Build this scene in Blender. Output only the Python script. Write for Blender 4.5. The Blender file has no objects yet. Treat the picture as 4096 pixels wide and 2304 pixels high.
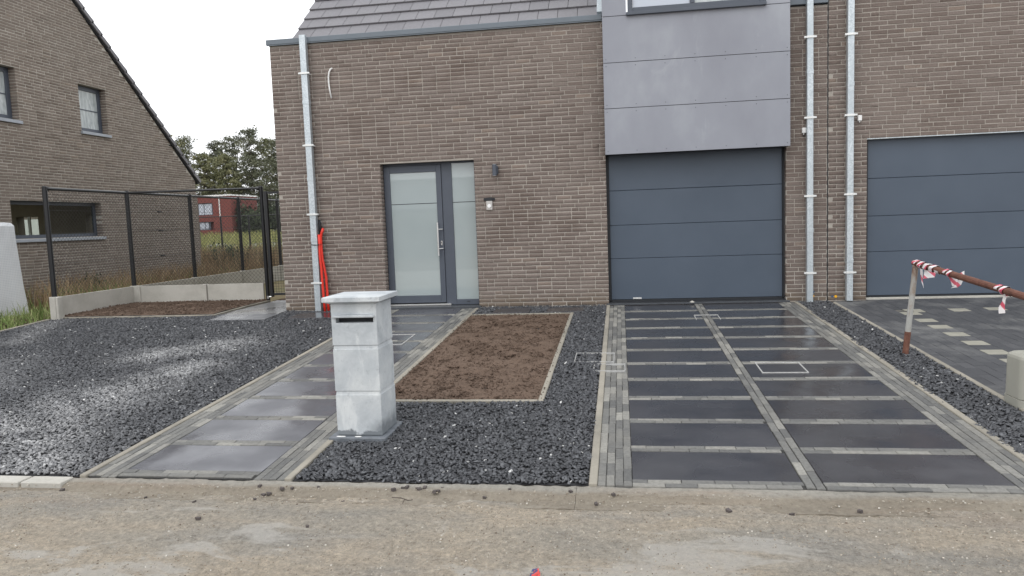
import bpy, bmesh, math, random
import numpy as np
from mathutils import Vector, Matrix, noise

# ------------------------------------------------------------------ camera, sky, light, exposure
SC = bpy.context.scene
COL = SC.collection
H = 1.65                      # eye height above the street
random.seed(7)
RNG = np.random.default_rng(11)

yaw, pitch, roll = math.radians(-8.5605), math.radians(5.1734), math.radians(2.0725)
FPX = 2921.2
cy, sy, cp, sp = math.cos(yaw), math.sin(yaw), math.cos(pitch), math.sin(pitch)
FW = Vector((sy * cp, cy * cp, -sp)); RT = Vector((cy, -sy, 0)); DN = FW.cross(RT)
c_, s_ = math.cos(roll), math.sin(roll)
RT, DN = RT * c_ + DN * s_, DN * c_ - RT * s_
cam_data = bpy.data.cameras.new('camera')
cam_data.sensor_width = 36.0
cam_data.lens = 36.0 * FPX / 4096
cam_data.clip_start = 0.05
cam_data.clip_end = 2000
cam = bpy.data.objects.new('camera', cam_data)
COL.objects.link(cam)
UP = -DN
cam.matrix_world = Matrix(((RT.x, UP.x, -FW.x, 0), (RT.y, UP.y, -FW.y, 0), (RT.z, UP.z, -FW.z, H), (0, 0, 0, 1)))
SC.camera = cam

def project(p):
    d = Vector(p) - Vector((0, 0, H))
    w = d.dot(FW)
    if w < 0.1: return None
    return (2048 + FPX * d.dot(RT) / w, 1152 + FPX * d.dot(DN) / w, w)

def shown(p, m=0):
    q = project(p)
    return q is not None and -m < q[0] < 4096 + m and -m < q[1] < 2304 + m

SUN_EL, SUN_AZ = math.radians(48), math.radians(205)
world = bpy.data.worlds.new('World'); SC.world = world; world.use_nodes = True
wn, wl = world.node_tree.nodes, world.node_tree.links
wn.clear()
sky = wn.new('ShaderNodeTexSky'); sky.sky_type = 'NISHITA'; sky.sun_disc = False
sky.sun_elevation = SUN_EL; sky.sun_rotation = SUN_AZ
sky.air_density = 1.0; sky.dust_density = 4.0; sky.ozone_density = 1.0
desat = wn.new('ShaderNodeHueSaturation'); desat.inputs['Saturation'].default_value = 0.12
cloud = wn.new('ShaderNodeMix'); cloud.data_type = 'RGBA'
cloud.inputs[0].default_value = 0.72
cloud.inputs[7].default_value = (17.6, 17.9, 18.4, 1)      # the even overcast layer
bg = wn.new('ShaderNodeBackground'); bg.inputs['Strength'].default_value = 0.10
wo = wn.new('ShaderNodeOutputWorld')
wl.new(sky.outputs[0], desat.inputs['Color']); wl.new(desat.outputs[0], cloud.inputs[6])
wl.new(cloud.outputs[2], bg.inputs['Color']); wl.new(bg.outputs[0], wo.inputs['Surface'])

sun_data = bpy.data.lights.new('sun', 'SUN'); sun_data.energy = 0.6; sun_data.angle = math.radians(40)
sun_data.color = (1.0, 0.97, 0.93)
sun = bpy.data.objects.new('sun', sun_data); COL.objects.link(sun)
sun.rotation_euler = (math.radians(90) - SUN_EL, 0, math.radians(180) - SUN_AZ + math.radians(0))
SC.view_settings.view_transform = 'Standard'; SC.view_settings.look = 'None'
SC.view_settings.exposure = 0.12; SC.view_settings.gamma = 1.0
SC.view_settings.use_curve_mapping = False
SC.cycles.max_bounces = 8; SC.cycles.diffuse_bounces = 3; SC.cycles.glossy_bounces = 3
SC.cycles.transparent_max_bounces = 12

# ------------------------------------------------------------------ helpers
def G(y):                      # the front yard rises from the kerb to the house
    return 0.35 - 0.05 * (11.0 - min(y, 11.0)) if y > 4.38 else 0.019

WLOC = {}
def empty(name, loc, label=None, cat=None, group=None, kind=None):
    o = bpy.data.objects.new(name, None); COL.objects.link(o)
    o.location = loc; WLOC[o.name] = Vector(loc); o.empty_display_size = 0.1
    tag(o, label, cat, group, kind)
    return o

def tag(o, label=None, cat=None, group=None, kind=None):
    if label: o['label'] = label
    if cat: o['category'] = cat
    if group: o['group'] = group
    if kind: o['kind'] = kind
    return o

class MB:
    def __init__(s): s.v = []; s.f = []; s.m = []; s.t = []
    def add(s, vs, fs, mi=0, tone=0.5):
        n = len(s.v); s.v += [tuple(p) for p in vs]
        s.f += [tuple(i + n for i in f) for f in fs]; s.m += [mi] * len(fs); s.t += [tone] * len(vs)
        return s
    def box(s, x0, x1, y0, y1, z0, z1, mi=0, tone=0.5):
        vs = [(x, y, z) for z in (z0, z1) for y in (y0, y1) for x in (x0, x1)]
        return s.add(vs, [(0, 2, 3, 1), (4, 5, 7, 6), (0, 1, 5, 4), (2, 6, 7, 3), (0, 4, 6, 2), (1, 3, 7, 5)], mi, tone)
    def cbox(s, x0, x1, y0, y1, z0, z1, b=0.004, mi=0, tone=0.5):
        """box with chamfered edges"""
        lo = (x0, y0, z0); hi = (x1, y1, z1); vs = []; idx = {}
        for cx in (0, 1):
            for cy2 in (0, 1):
                for cz in (0, 1):
                    c = (cx, cy2, cz)
                    for ax in range(3):       # vertex lying on the face normal to ax
                        p = []
                        for k in range(3):
                            base = (lo, hi)[c[k]][k]
                            if k != ax: base += b if c[k] == 0 else -b
                            p.append(base)
                        idx[(c, ax)] = len(vs); vs.append(p)
        fs = []
        for ax in range(3):
            a, d = [k for k in range(3) if k != ax]
            for sd in (0, 1):
                q = []
                for (u, w) in ((0, 0), (1, 0), (1, 1), (0, 1)):
                    c = [0, 0, 0]; c[ax] = sd; c[a] = u; c[d] = w; q.append(idx[(tuple(c), ax)])
                fs.append(q)
        for ax in range(3):
            a, d = [k for k in range(3) if k != ax]
            for u in (0, 1):
                for w in (0, 1):
                    c0 = [0, 0, 0]; c1 = [0, 0, 0]; c1[ax] = 1
                    for c in (c0, c1): c[a] = u; c[d] = w
                    fs.append([idx[(tuple(c0), a)], idx[(tuple(c1), a)], idx[(tuple(c1), d)], idx[(tuple(c0), d)]])
        for cx in (0, 1):
            for cy2 in (0, 1):
                for cz in (0, 1):
                    fs.append([idx[((cx, cy2, cz), k)] for k in range(3)])
        ctr = [(lo[k] + hi[k]) / 2 for k in range(3)]
        out = []
        for f in fs:                           # outward winding
            p = [Vector(vs[i]) for i in f]
            nrm = (p[1] - p[0]).cross(p[2] - p[0])
            mid = sum(p, Vector()) / len(p) - Vector(ctr)
            out.append(f if nrm.dot(mid) > 0 else f[::-1])
        return s.add(vs, out, mi, tone)
    def tube(s, pts, r, n=8, mi=0, cap=True, tone=0.5):
        pts = [Vector(p) for p in pts]; rs = r if isinstance(r, (list, tuple)) else [r] * len(pts)
        vs = []; fs = []
        prev = None
        for i, p in enumerate(pts):
            d = (pts[min(i + 1, len(pts) - 1)] - pts[max(i - 1, 0)]).normalized()
            if prev is None:
                a = Vector((0, 0, 1)) if abs(d.z) < 0.9 else Vector((1, 0, 0))
                e = d.cross(a).normalized()
            else:
                e = (prev - d * prev.dot(d)).normalized()
            prev = e; g = d.cross(e)
            for k in range(n):
                t = 2 * math.pi * k / n
                vs.append(p + e * math.cos(t) * rs[i] + g * math.sin(t) * rs[i])
        for i in range(len(pts) - 1):
            for k in range(n):
                a = i * n + k; b2 = i * n + (k + 1) % n
                fs.append((a, b2, b2 + n, a + n))
        if cap:
            fs.append(tuple(range(n))[::-1]); fs.append(tuple(range((len(pts) - 1) * n, len(pts) * n)))
        return s.add(vs, fs, mi, tone)
    def quad(s, a, b, c, d, mi=0, tone=0.5): return s.add([a, b, c, d], [(0, 1, 2, 3)], mi, tone)
    def mesh(s, name, mats, org, smooth=False):
        me = bpy.data.meshes.new(name)
        me.from_pydata([(p[0] - org[0], p[1] - org[1], p[2] - org[2]) for p in s.v], [], s.f)
        mats = mats if isinstance(mats, (list, tuple)) else [mats]
        for m in mats: me.materials.append(m)
        if len(mats) > 1: me.polygons.foreach_set('material_index', s.m)
        at = me.attributes.new('tone', 'FLOAT', 'POINT'); at.data.foreach_set('value', s.t)
        if smooth: me.polygons.foreach_set('use_smooth', [True] * len(me.polygons))
        me.update()
        return me
    def build(s, name, mats, parent=None, kind=None, smooth=False, org=None):
        if org is None:
            a = np.array(s.v); lo = a.min(0); hi = a.max(0)
            org = ((lo[0] + hi[0]) / 2, (lo[1] + hi[1]) / 2, lo[2])
        me = s.mesh(name, mats, org, smooth)
        return link(name, me, org, parent, kind)

def link(name, me, org, parent=None, kind=None, rot=None, scale=None):
    o = bpy.data.objects.new(name, me); COL.objects.link(o)
    WLOC[o.name] = Vector(org)
    if parent is not None:
        o.parent = parent; o.location = Vector(org) - WLOC[parent.name]
    else: o.location = org
    if rot: o.rotation_euler = rot
    if scale: o.scale = scale
    if kind: o['kind'] = kind
    return o

def numpy_mesh(name, V, F, mats, tone, parent=None, kind=None, dust=None, org=(0, 0, 0), smooth=False):
    """V (n,3), F (m,k) arrays -> object"""
    me = bpy.data.meshes.new(name)
    k = F.shape[1]
    me.vertices.add(len(V)); me.vertices.foreach_set('co', (V - np.array(org)).astype(np.float32).ravel())
    me.loops.add(F.size); me.loops.foreach_set('vertex_index', F.ravel().astype(np.int32))
    me.polygons.add(len(F)); me.polygons.foreach_set('loop_start', np.arange(0, F.size, k, dtype=np.int32))
    me.polygons.foreach_set('loop_total', np.full(len(F), k, dtype=np.int32))
    if smooth: me.polygons.foreach_set('use_smooth', np.ones(len(F), dtype=bool))
    me.materials.append(mats)
    at = me.attributes.new('tone', 'FLOAT', 'POINT'); at.data.foreach_set('value', tone.astype(np.float32))
    if dust is not None:
        at = me.attributes.new('dust', 'FLOAT', 'POINT'); at.data.foreach_set('value', dust.astype(np.float32))
    me.update(calc_edges=True)
    return link(name, me, org, parent, kind)

# ------------------------------------------------------------------ materials
def mat(name, build):
    m = bpy.data.materials.new(name); m.use_nodes = True
    nt = m.node_tree; nt.nodes.clear()
    out = nt.nodes.new('ShaderNodeOutputMaterial'); b = nt.nodes.new('ShaderNodeBsdfPrincipled')
    nt.links.new(b.outputs[0], out.inputs[0])
    build(N(nt, b, out))
    return m

class N:
    def __init__(s, nt, b, out): s.nt = nt; s.b = b; s.out = out; s._p = None
    def node(s, t, **k):
        n = s.nt.nodes.new(t)
        for a, v in k.items(): setattr(n, a, v)
        return n
    def ln(s, a, b): s.nt.links.new(a, b)
    def pos(s, sc=(1, 1, 1)):
        g = s.node('ShaderNodeNewGeometry')
        if sc == (1, 1, 1): return g.outputs['Position']
        m = s.node('ShaderNodeVectorMath', operation='MULTIPLY'); s.ln(g.outputs['Position'], m.inputs[0]); m.inputs[1].default_value = sc
        return m.outputs[0]
    def noise(s, scale, detail=4, rough=0.55, sc=(1, 1, 1), dist=0.0):
        n = s.node('ShaderNodeTexNoise'); n.inputs['Scale'].default_value = scale
        n.inputs['Detail'].default_value = detail; n.inputs['Roughness'].default_value = rough
        n.inputs['Distortion'].default_value = dist
        s.ln(s.pos(sc), n.inputs['Vector']); return n.outputs['Fac']
    def ramp(s, fac, stops, interp='LINEAR'):
        r = s.node('ShaderNodeValToRGB'); r.color_ramp.interpolation = interp
        el = r.color_ramp.elements
        while len(el) < len(stops): el.new(0.5)
        for e, (p, c) in zip(el, stops):
            e.position = p; e.color = (*c, 1) if len(c) == 3 else c
        s.ln(fac, r.inputs[0]); return r.outputs[0]
    def step(s, fac, lo, hi, a=0.0, b=1.0):
        r = s.node('ShaderNodeMapRange', clamp=True); s.ln(fac, r.inputs[0])
        r.inputs[1].default_value = lo; r.inputs[2].default_value = hi; r.inputs[3].default_value = a; r.inputs[4].default_value = b
        return r.outputs[0]
    def mix(s, f, a, b, mode='MIX'):
        m = s.node('ShaderNodeMix', data_type='RGBA', blend_type=mode)
        for i, v in ((0, f), (6, a), (7, b)):
            if isinstance(v, (int, float)): m.inputs[i].default_value = v
            elif isinstance(v, tuple): m.inputs[i].default_value = (*v, 1)
            else: s.ln(v, m.inputs[i])
        return m.outputs[2]
    def math(s, op, a, b=0.0):
        m = s.node('ShaderNodeMath', operation=op)
        for i, v in ((0, a), (1, b)):
            if isinstance(v, (int, float)): m.inputs[i].default_value = v
            else: s.ln(v, m.inputs[i])
        return m.outputs[0]
    def attr(s, name='tone'):
        a = s.node('ShaderNodeAttribute', attribute_name=name); return a.outputs['Fac']
    def col(s, v):
        if isinstance(v, tuple): s.b.inputs['Base Color'].default_value = (*v, 1)
        else: s.ln(v, s.b.inputs['Base Color'])
    def rough(s, v):
        if isinstance(v, (int, float)): s.b.inputs['Roughness'].default_value = v
        else: s.ln(v, s.b.inputs['Roughness'])
    def bump(s, h, strength=0.3, dist=0.01):
        n = s.node('ShaderNodeBump'); n.inputs['Strength'].default_value = strength; n.inputs['Distance'].default_value = dist
        s.ln(h, n.inputs['Height']); s.ln(n.outputs[0], s.b.inputs['Normal'])
    def set(s, **k):
        for a, v in k.items(): s.b.inputs[a.replace('_', ' ')].default_value = v

def simple(name, c, r=0.6, var=0.12, scale=6.0, metal=0.0, bump=0.0, bscale=80, spec=0.5):
    def f(n):
        lo = tuple(x * (1 - var) for x in c); hi = tuple(min(1, x * (1 + var)) for x in c)
        n.col(n.ramp(n.noise(scale, 5), [(0.3, lo), (0.7, hi)])); n.rough(r)
        n.b.inputs['Metallic'].default_value = metal; n.b.inputs['Specular IOR Level'].default_value = spec
        if bump: n.bump(n.noise(bscale, 4), bump, 0.004)
    return mat(name, f)

def m_brick(n):
    t = n.attr()
    base = n.ramp(t, [(0.0, (0.146, 0.115, 0.101)), (0.3, (0.168, 0.136, 0.120)), (0.6, (0.185, 0.152, 0.136)), (0.82, (0.200, 0.167, 0.150)), (1.0, (0.245, 0.186, 0.148))])
    zone = n.step(n.noise(0.55, 3, 0.6), 0.40, 0.62)
    c = n.mix(n.math('MULTIPLY', zone, 0.5), base, (0.220, 0.182, 0.160))            # lime-bloomed areas
    streak = n.step(n.noise(1.0, 4, 0.6, (0.7, 0.7, 16.0)), 0.45, 0.75)
    c = n.mix(n.math('MULTIPLY', streak, 0.35), c, (0.185, 0.147, 0.128))
    damp = n.step(n.noise(0.8, 5, 0.62, (1, 1, 1.3), 0.4), 0.56, 0.66)             # damp, darker areas of the brickwork
    c = n.mix(n.math('MULTIPLY', damp, 0.55), c, n.mix(0.5, (0.118, 0.088, 0.074), n.ramp(t, [(0, (0.09, 0.066, 0.056)), (1, (0.16, 0.12, 0.10))])))
    fine = n.noise(45, 5, 0.7)
    c = n.mix(0.8, c, n.ramp(fine, [(0.25, (0.62, 0.62, 0.62)), (0.5, (1, 1, 1)), (0.8, (1.28, 1.27, 1.25))]), 'MULTIPLY')
    pale = n.step(n.noise(9, 5, 0.7, (1, 1, 3)), 0.68, 0.76)
    c = n.mix(n.math('MULTIPLY', pale, 0.5), c, (0.34, 0.31, 0.285))
    # splashed earth low on the wall, patchy
    z = n.node('ShaderNodeSeparateXYZ'); n.ln(n.pos(), z.inputs[0])
    low = n.math('MULTIPLY', n.step(n.math('ADD', z.outputs[2], n.math('MULTIPLY', n.noise(2.2, 4), -0.55)), 0.10, 0.34, 1.0, 0.0), 0.5)
    c = n.mix(low, c, (0.135, 0.105, 0.068))
    n.col(c); n.rough(0.93); n.set(Specular_IOR_Level=0.25)
    n.bump(n.noise(120, 5, 0.7), 0.55, 0.006)
def m_mortar(n):
    zone = n.step(n.noise(0.7, 4, 0.6), 0.40, 0.60)
    z = n.node('ShaderNodeSeparateXYZ'); n.ln(n.pos(), z.inputs[0])
    hi = n.step(z.outputs[2], 1.3, 3.2)
    c = n.mix(n.math('MAXIMUM', n.math('MULTIPLY', zone, 0.6), n.math('MULTIPLY', hi, 0.45)), (0.425, 0.390, 0.345), (0.275, 0.245, 0.218))
    c = n.mix(0.7, c, n.ramp(n.noise(60, 5, 0.7), [(0.3, (0.7, 0.7, 0.7)), (0.7, (1.15, 1.15, 1.15))]), 'MULTIPLY')
    n.col(c); n.rough(0.95); n.bump(n.noise(90, 4), 0.5, 0.006)
def m_brick_left(n):
    t = n.attr()
    base = n.ramp(t, [(0.0, (0.160, 0.130, 0.108)), (0.4, (0.200, 0.165, 0.138)), (0.75, (0.228, 0.192, 0.163)), (1.0, (0.245, 0.200, 0.162))])
    zone = n.step(n.noise(0.45, 3, 0.6), 0.42, 0.62)
    c = n.mix(n.math('MULTIPLY', zone, 0.5), base, (0.20, 0.172, 0.148))
    c = n.mix(0.7, c, n.ramp(n.noise(30, 5, 0.7), [(0.3, (0.7, 0.7, 0.7)), (0.75, (1.25, 1.22, 1.2))]), 'MULTIPLY')
    n.col(c); n.rough(0.93)
def m_mortar_left(n):
    n.col(n.ramp(n.noise(3, 4), [(0.3, (0.40, 0.375, 0.33)), (0.7, (0.48, 0.45, 0.40))])); n.rough(0.95)

BRICK = mat('brown_brick', m_brick); MORTAR = mat('grey_mortar', m_mortar)
BRICK_L = mat('tan_brick', m_brick_left); MORTAR_L = mat('pale_mortar', m_mortar_left)
ANTHRA = simple('anthracite_frame', (0.070, 0.082, 0.105), 0.45, 0.05)
ANTHRA_D = simple('dark_seal', (0.016, 0.018, 0.022), 0.6, 0.1)
def m_garage(n):
    n.col(n.ramp(n.noise(1.2, 3), [(0.3, (0.060, 0.081, 0.112)), (0.7, (0.073, 0.096, 0.130))])); n.rough(n.step(n.noise(300, 2), 0.3, 0.7, 0.38, 0.5))
    n.bump(n.noise(260, 3, 0.7), 0.35, 0.0015); n.set(Specular_IOR_Level=0.5)
GARAGE = mat('garage_panel_paint', m_garage)
COPING = simple('zinc_grey_coping', (0.125, 0.150, 0.175), 0.4, 0.06)
def m_clad(n):
    v = n.noise(0.9, 5, 0.6, (1, 1, 0.6))
    c = n.ramp(v, [(0.3, (0.235, 0.244, 0.280)), (0.55, (0.275, 0.287, 0.325)), (0.75, (0.350, 0.368, 0.402))])
    w = n.step(n.noise(0.8, 6, 0.7, (1.6, 1, 0.5), 1.5), 0.62, 0.72)
    c = n.mix(n.math('MULTIPLY', w, 0.35), c, (0.40, 0.42, 0.45))
    n.col(c); n.rough(0.55); n.set(Specular_IOR_Level=0.35)
CLAD = mat('fibre_cement_panel', m_clad)
def m_zinc(n):
    v = n.node('ShaderNodeTexVoronoi'); v.inputs['Scale'].default_value = 55; n.ln(n.pos(), v.inputs['Vector'])
    c = n.ramp(v.outputs['Color'], [(0.1, (0.42, 0.47, 0.50)), (0.9, (0.62, 0.67, 0.70))])
    c = n.mix(n.step(n.noise(4, 4, 0.6, (1, 1, 0.5)), 0.45, 0.7), c, (0.44, 0.49, 0.52))
    n.col(c); n.rough(0.42); n.b.inputs['Metallic'].default_value = 0.55
ZINC = mat('galvanised_zinc', m_zinc)
BRACKET = simple('bright_bracket', (0.72, 0.73, 0.72), 0.35, 0.08, metal=0.3)
def m_frost(n):
    n.col(n.ramp(n.noise(0.8, 3), [(0.3, (0.30, 0.352, 0.358)), (0.7, (0.35, 0.40, 0.402))])); n.rough(0.55)
    n.set(Coat_Weight=1.0, Coat_Roughness=0.015, Coat_IOR=1.75)
FROST = mat('frosted_glass', m_frost)
def m_pane(n):
    n.col((0.03, 0.035, 0.038)); n.rough(0.03); n.set(Coat_Weight=0.6, Coat_Roughness=0.01)
PANE = mat('window_glass', m_pane)
def m_curtain(n):
    n.col(n.ramp(n.noise(3.0, 4, 0.5, (1, 2.5, 0.8), 2.0), [(0.35, (0.30, 0.335, 0.34)), (0.65, (0.50, 0.54, 0.54))])); n.rough(0.6)
    n.set(Coat_Weight=0.8, Coat_Roughness=0.02)
CURTAIN = mat('glass_before_curtain', m_curtain)
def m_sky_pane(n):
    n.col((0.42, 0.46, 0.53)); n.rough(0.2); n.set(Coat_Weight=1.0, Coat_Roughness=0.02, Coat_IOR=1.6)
SKY_PANE = mat('glass_with_painted_sky', m_sky_pane)  # reflected sky painted into the pane as a pale blue-grey colour
BLUESTONE = simple('dark_bluestone', (0.055, 0.06, 0.068), 0.35, 0.2, 12)
def m_tile(n):
    t = n.attr()
    c = n.ramp(t, [(0.0, (0.150, 0.146, 0.158)), (1.0, (0.190, 0.185, 0.198))])
    n.col(n.mix(0.6, c, n.ramp(n.noise(25, 4), [(0.3, (0.85, 0.85, 0.85)), (0.7, (1.12, 1.12, 1.12))]), 'MULTIPLY')); n.rough(0.6)
    n.bump(n.noise(200, 3), 0.2, 0.002)
TILE = mat('slate_grey_tile', m_tile)
def m_conc(n, c=(0.50, 0.485, 0.44), d=(0.39, 0.375, 0.335), sc=2.5):
    n.col(n.mix(0.7, n.ramp(n.noise(sc, 6, 0.65), [(0.3, d), (0.6, c)]), n.ramp(n.noise(70, 4, 0.7), [(0.3, (0.86, 0.86, 0.86)), (0.7, (1.08, 1.08, 1.08))]), 'MULTIPLY'))
    n.rough(0.9); n.bump(n.noise(150, 4), 0.35, 0.003)
CONC = mat('grey_concrete', m_conc)
EDGE = mat('edging_concrete', lambda n: m_conc(n, (0.33, 0.305, 0.255), (0.22, 0.205, 0.172), 1.6))
def m_slab(n, k=1.0, r0=0.16, r1=0.40):
    c = n.ramp(n.noise(1.1, 5, 0.6), [(0.3, (0.032 * k, 0.033 * k, 0.039 * k)), (0.7, (0.048 * k, 0.049 * k, 0.057 * k))])
    d = n.step(n.noise(5, 7, 0.75), 0.62, 0.8)
    c = n.mix(n.math('MULTIPLY', d, 0.3), c, (0.13, 0.13, 0.13))
    sp_ = n.step(n.noise(60, 2, 0.5), 0.78, 0.82)
    c = n.mix(n.math('MULTIPLY', sp_, 0.5), c, (0.25, 0.25, 0.25))
    n.col(c); n.rough(n.step(n.noise(1.7, 3, 0.5), 0.38, 0.62, r0, r1)); n.set(Specular_IOR_Level=0.8)
    n.bump(n.math('ADD', n.math('MULTIPLY', n.noise(1.9, 2, 0.4), 6.0), n.math('MULTIPLY', n.noise(350, 3), 0.06)), 0.5, 0.010)
SLAB = mat('wet_black_slab', m_slab)
SLAB_P = mat('sky_sheen_blue_grey_slab', lambda n: m_slab(n, 1.9, 0.20, 0.42))  # path slabs: sky sheen painted in as a paler blue-grey base colour
def m_clink(n):
    t = n.attr()
    c = n.ramp(t, [(0.0, (0.100, 0.101, 0.100)), (0.45, (0.160, 0.159, 0.150)), (0.75, (0.225, 0.220, 0.202)), (1.0, (0.34, 0.330, 0.295))])
    c = n.mix(0.8, c, n.ramp(n.noise(40, 5, 0.7), [(0.28, (0.6, 0.6, 0.6)), (0.55, (1, 1, 1)), (0.8, (1.3, 1.3, 1.3))]), 'MULTIPLY')
    d = n.step(n.noise(1.5, 5, 0.65), 0.5, 0.72)
    c = n.mix(n.math('MULTIPLY', d, 0.45), c, (0.23, 0.218, 0.19))
    n.col(c); n.rough(0.72); n.bump(n.noise(130, 4, 0.7), 0.45, 0.004)
CLINK = mat('grey_clinker', m_clink)
def m_gravel(n):
    t = n.attr(); d = n.attr('dust')
    c = n.ramp(t, [(0.0, (0.030, 0.031, 0.035)), (0.55, (0.072, 0.075, 0.083)), (0.9, (0.130, 0.135, 0.145)), (0.965, (0.19, 0.19, 0.19)), (0.98, (0.55, 0.55, 0.54)), (1.0, (0.7, 0.7, 0.68))])
    c = n.mix(n.math('MULTIPLY', d, 0.9), c, (0.50, 0.50, 0.50))
    n.col(c); n.rough(0.48); n.set(Specular_IOR_Level=0.5)
GRAVEL = mat('slate_chippings', m_gravel)
GRAVEL_BED = simple('dark_bed_under_chippings', (0.03, 0.03, 0.033), 0.9, 0.3, 30)
def m_soil(n):
    c = n.ramp(n.noise(3.0, 6, 0.7), [(0.25, (0.108, 0.075, 0.056)), (0.5, (0.140, 0.099, 0.075)), (0.75, (0.168, 0.122, 0.094))])
    c = n.mix(0.9, c, n.ramp(n.noise(55, 5, 0.75), [(0.3, (0.5, 0.5, 0.5)), (0.5, (1, 1, 1)), (0.75, (1.35, 1.3, 1.25))]), 'MULTIPLY')
    n.col(c); n.rough(0.95); n.set(Specular_IOR_Level=0.2); n.bump(n.noise(90, 5, 0.7), 0.9, 0.01)
SOIL = mat('brown_soil', m_soil)
def m_street(n):
    big = n.noise(0.9, 5, 0.6, (0.55, 1.3, 1))
    c = n.ramp(big, [(0.30, (0.380, 0.355, 0.318)), (0.43, (0.485, 0.438, 0.370)), (0.55, (0.560, 0.482, 0.385)), (0.68, (0.600, 0.530, 0.435))])
    ag = n.noise(30, 9, 0.9)
    grey = n.step(n.noise(1.3, 4, 0.6, (0.5, 1.2, 1)), 0.50, 0.64)
    c = n.mix(n.math('MULTIPLY', grey, 0.7), c, (0.385, 0.370, 0.345))
    c = n.mix(0.85, c, n.ramp(ag, [(0.37, (0.42, 0.40, 0.385)), (0.45, (0.84, 0.83, 0.81)), (0.52, (1.06, 1.05, 1.03)), (0.61, (1.5, 1.5, 1.47))]), 'MULTIPLY')
    y = n.node('ShaderNodeSeparateXYZ'); n.ln(n.pos(), y.inputs[0])
    near = n.step(y.outputs[1], 3.9, 3.1)
    pale = n.step(n.math('ADD', n.noise(1.6, 7, 0.7, (0.55, 1.4, 1), 0.6), n.math('MULTIPLY', near, 0.10)), 0.58, 0.64)
    c = n.mix(n.math('MULTIPLY', pale, 0.62), c, (0.72, 0.69, 0.635))
    red = n.step(n.noise(0.7, 3, 0.5, (0.5, 2.0, 1)), 0.60, 0.72)
    c = n.mix(n.math('MULTIPLY', red, 0.3), c, (0.42, 0.28, 0.20))
    v = n.node('ShaderNodeTexVoronoi'); v.inputs['Scale'].default_value = 85; n.ln(n.pos((0.6, 1, 1)), v.inputs['Vector'])
    fl = n.math('MULTIPLY', n.step(v.outputs['Distance'], 0.16, 0.30, 1, 0), n.step(n.noise(4, 5, 0.7), 0.42, 0.58))
    c = n.mix(n.math('MULTIPLY', fl, 0.55), c, (0.62, 0.585, 0.53))
    dk = n.step(n.noise(16, 8, 0.8, (0.6, 1, 1)), 0.34, 0.42, 1, 0)
    c = n.mix(n.math('MULTIPLY', dk, 0.5), c, (0.17, 0.135, 0.10))
    n.col(c); n.rough(0.88); n.bump(n.noise(34, 9, 0.88), 1.0, 0.045)
STREET = mat('muddy_asphalt', m_street)
def m_kerb(n):
    y = n.node('ShaderNodeSeparateXYZ'); n.ln(n.pos(), y.inputs[0])
    wob = n.math('ADD', y.outputs[1], n.math('MULTIPLY', n.noise(2.2, 6, 0.65, (0.7, 3, 1)), 0.16))
    c = n.ramp(n.noise(1.6, 6, 0.65, (0.5, 2, 1)), [(0.3, (0.360, 0.338, 0.298)), (0.55, (0.440, 0.415, 0.368)), (0.75, (0.50, 0.48, 0.44))])
    mud = n.step(wob, 4.365, 4.415, 1.0, 0.0)                       # mud washed into the gutter
    c = n.mix(n.math('MULTIPLY', mud, 0.85), c, n.ramp(n.noise(2.2, 7, 0.75, (0.5, 1.5, 1)), [(0.3, (0.27, 0.232, 0.180)), (0.5, (0.345, 0.295, 0.230)), (0.7, (0.43, 0.38, 0.31))]))
    red = n.step(n.noise(1.0, 4, 0.6, (0.6, 4, 1)), 0.54, 0.70)
    c = n.mix(n.math('MULTIPLY', red, 0.5), c, (0.38, 0.285, 0.21))
    c = n.mix(0.8, c, n.ramp(n.noise(30, 7, 0.8), [(0.3, (0.5, 0.49, 0.47)), (0.45, (0.93, 0.93, 0.92)), (0.55, (1.06, 1.06, 1.05)), (0.7, (1.35, 1.35, 1.33))]), 'MULTIPLY')
    n.col(c); n.rough(0.88); n.bump(n.noise(34, 9, 0.88), 1.0, 0.03)
KERB = mat('muddy_kerb_concrete', m_kerb)
def m_blue(n):
    c = n.ramp(n.noise(3.2, 6, 0.62, (1, 1, 1), 0.6), [(0.3, (0.36, 0.39, 0.415)), (0.5, (0.47, 0.50, 0.52)), (0.72, (0.59, 0.615, 0.62))])
    c = n.mix(0.5, c, n.ramp(n.noise(35, 5, 0.7), [(0.3, (0.86, 0.86, 0.86)), (0.7, (1.08, 1.08, 1.08))]), 'MULTIPLY')
    sp_ = n.step(n.noise(14, 6, 0.75), 0.58, 0.66)
    c = n.mix(n.math('MULTIPLY', sp_, 0.40), c, (0.24, 0.26, 0.28))
    run = n.step(n.noise(5, 6, 0.7, (1, 1, 0.35), 0.5), 0.54, 0.64)
    c = n.mix(n.math('MULTIPLY', run, 0.55), c, (0.70, 0.72, 0.72))
    g = n.node('ShaderNodeSeparateXYZ'); n.ln(n.pos(), g.inputs[0])   # rising damp stain at the foot
    dx = n.step(g.outputs[0], -1.92, -1.79)
    hgt = n.math('ADD', g.outputs[2], n.math('MULTIPLY', n.noise(9, 5, 0.6), -0.16))
    damp = n.math('MAXIMUM', n.step(hgt, 0.030, 0.042, 1, 0), n.math('MULTIPLY', dx, n.step(hgt, 0.065, 0.145, 1, 0)))
    c = n.mix(n.math('MULTIPLY', damp, 0.85), c, (0.125, 0.14, 0.155))
    n.col(c); n.rough(0.75); n.bump(n.noise(80, 4), 0.25, 0.003)
LETTERSTONE = mat('pale_bluestone', m_blue)
PLINTH = simple('damp_bluestone', (0.15, 0.165, 0.185), 0.45, 0.3, 9)
BLACKM = simple('black_coated_steel', (0.012, 0.013, 0.015), 0.38, 0.1)
RAILM = simple('grey_topped_rail', (0.03, 0.032, 0.034), 0.3, 0.1, metal=0.3)
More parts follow.
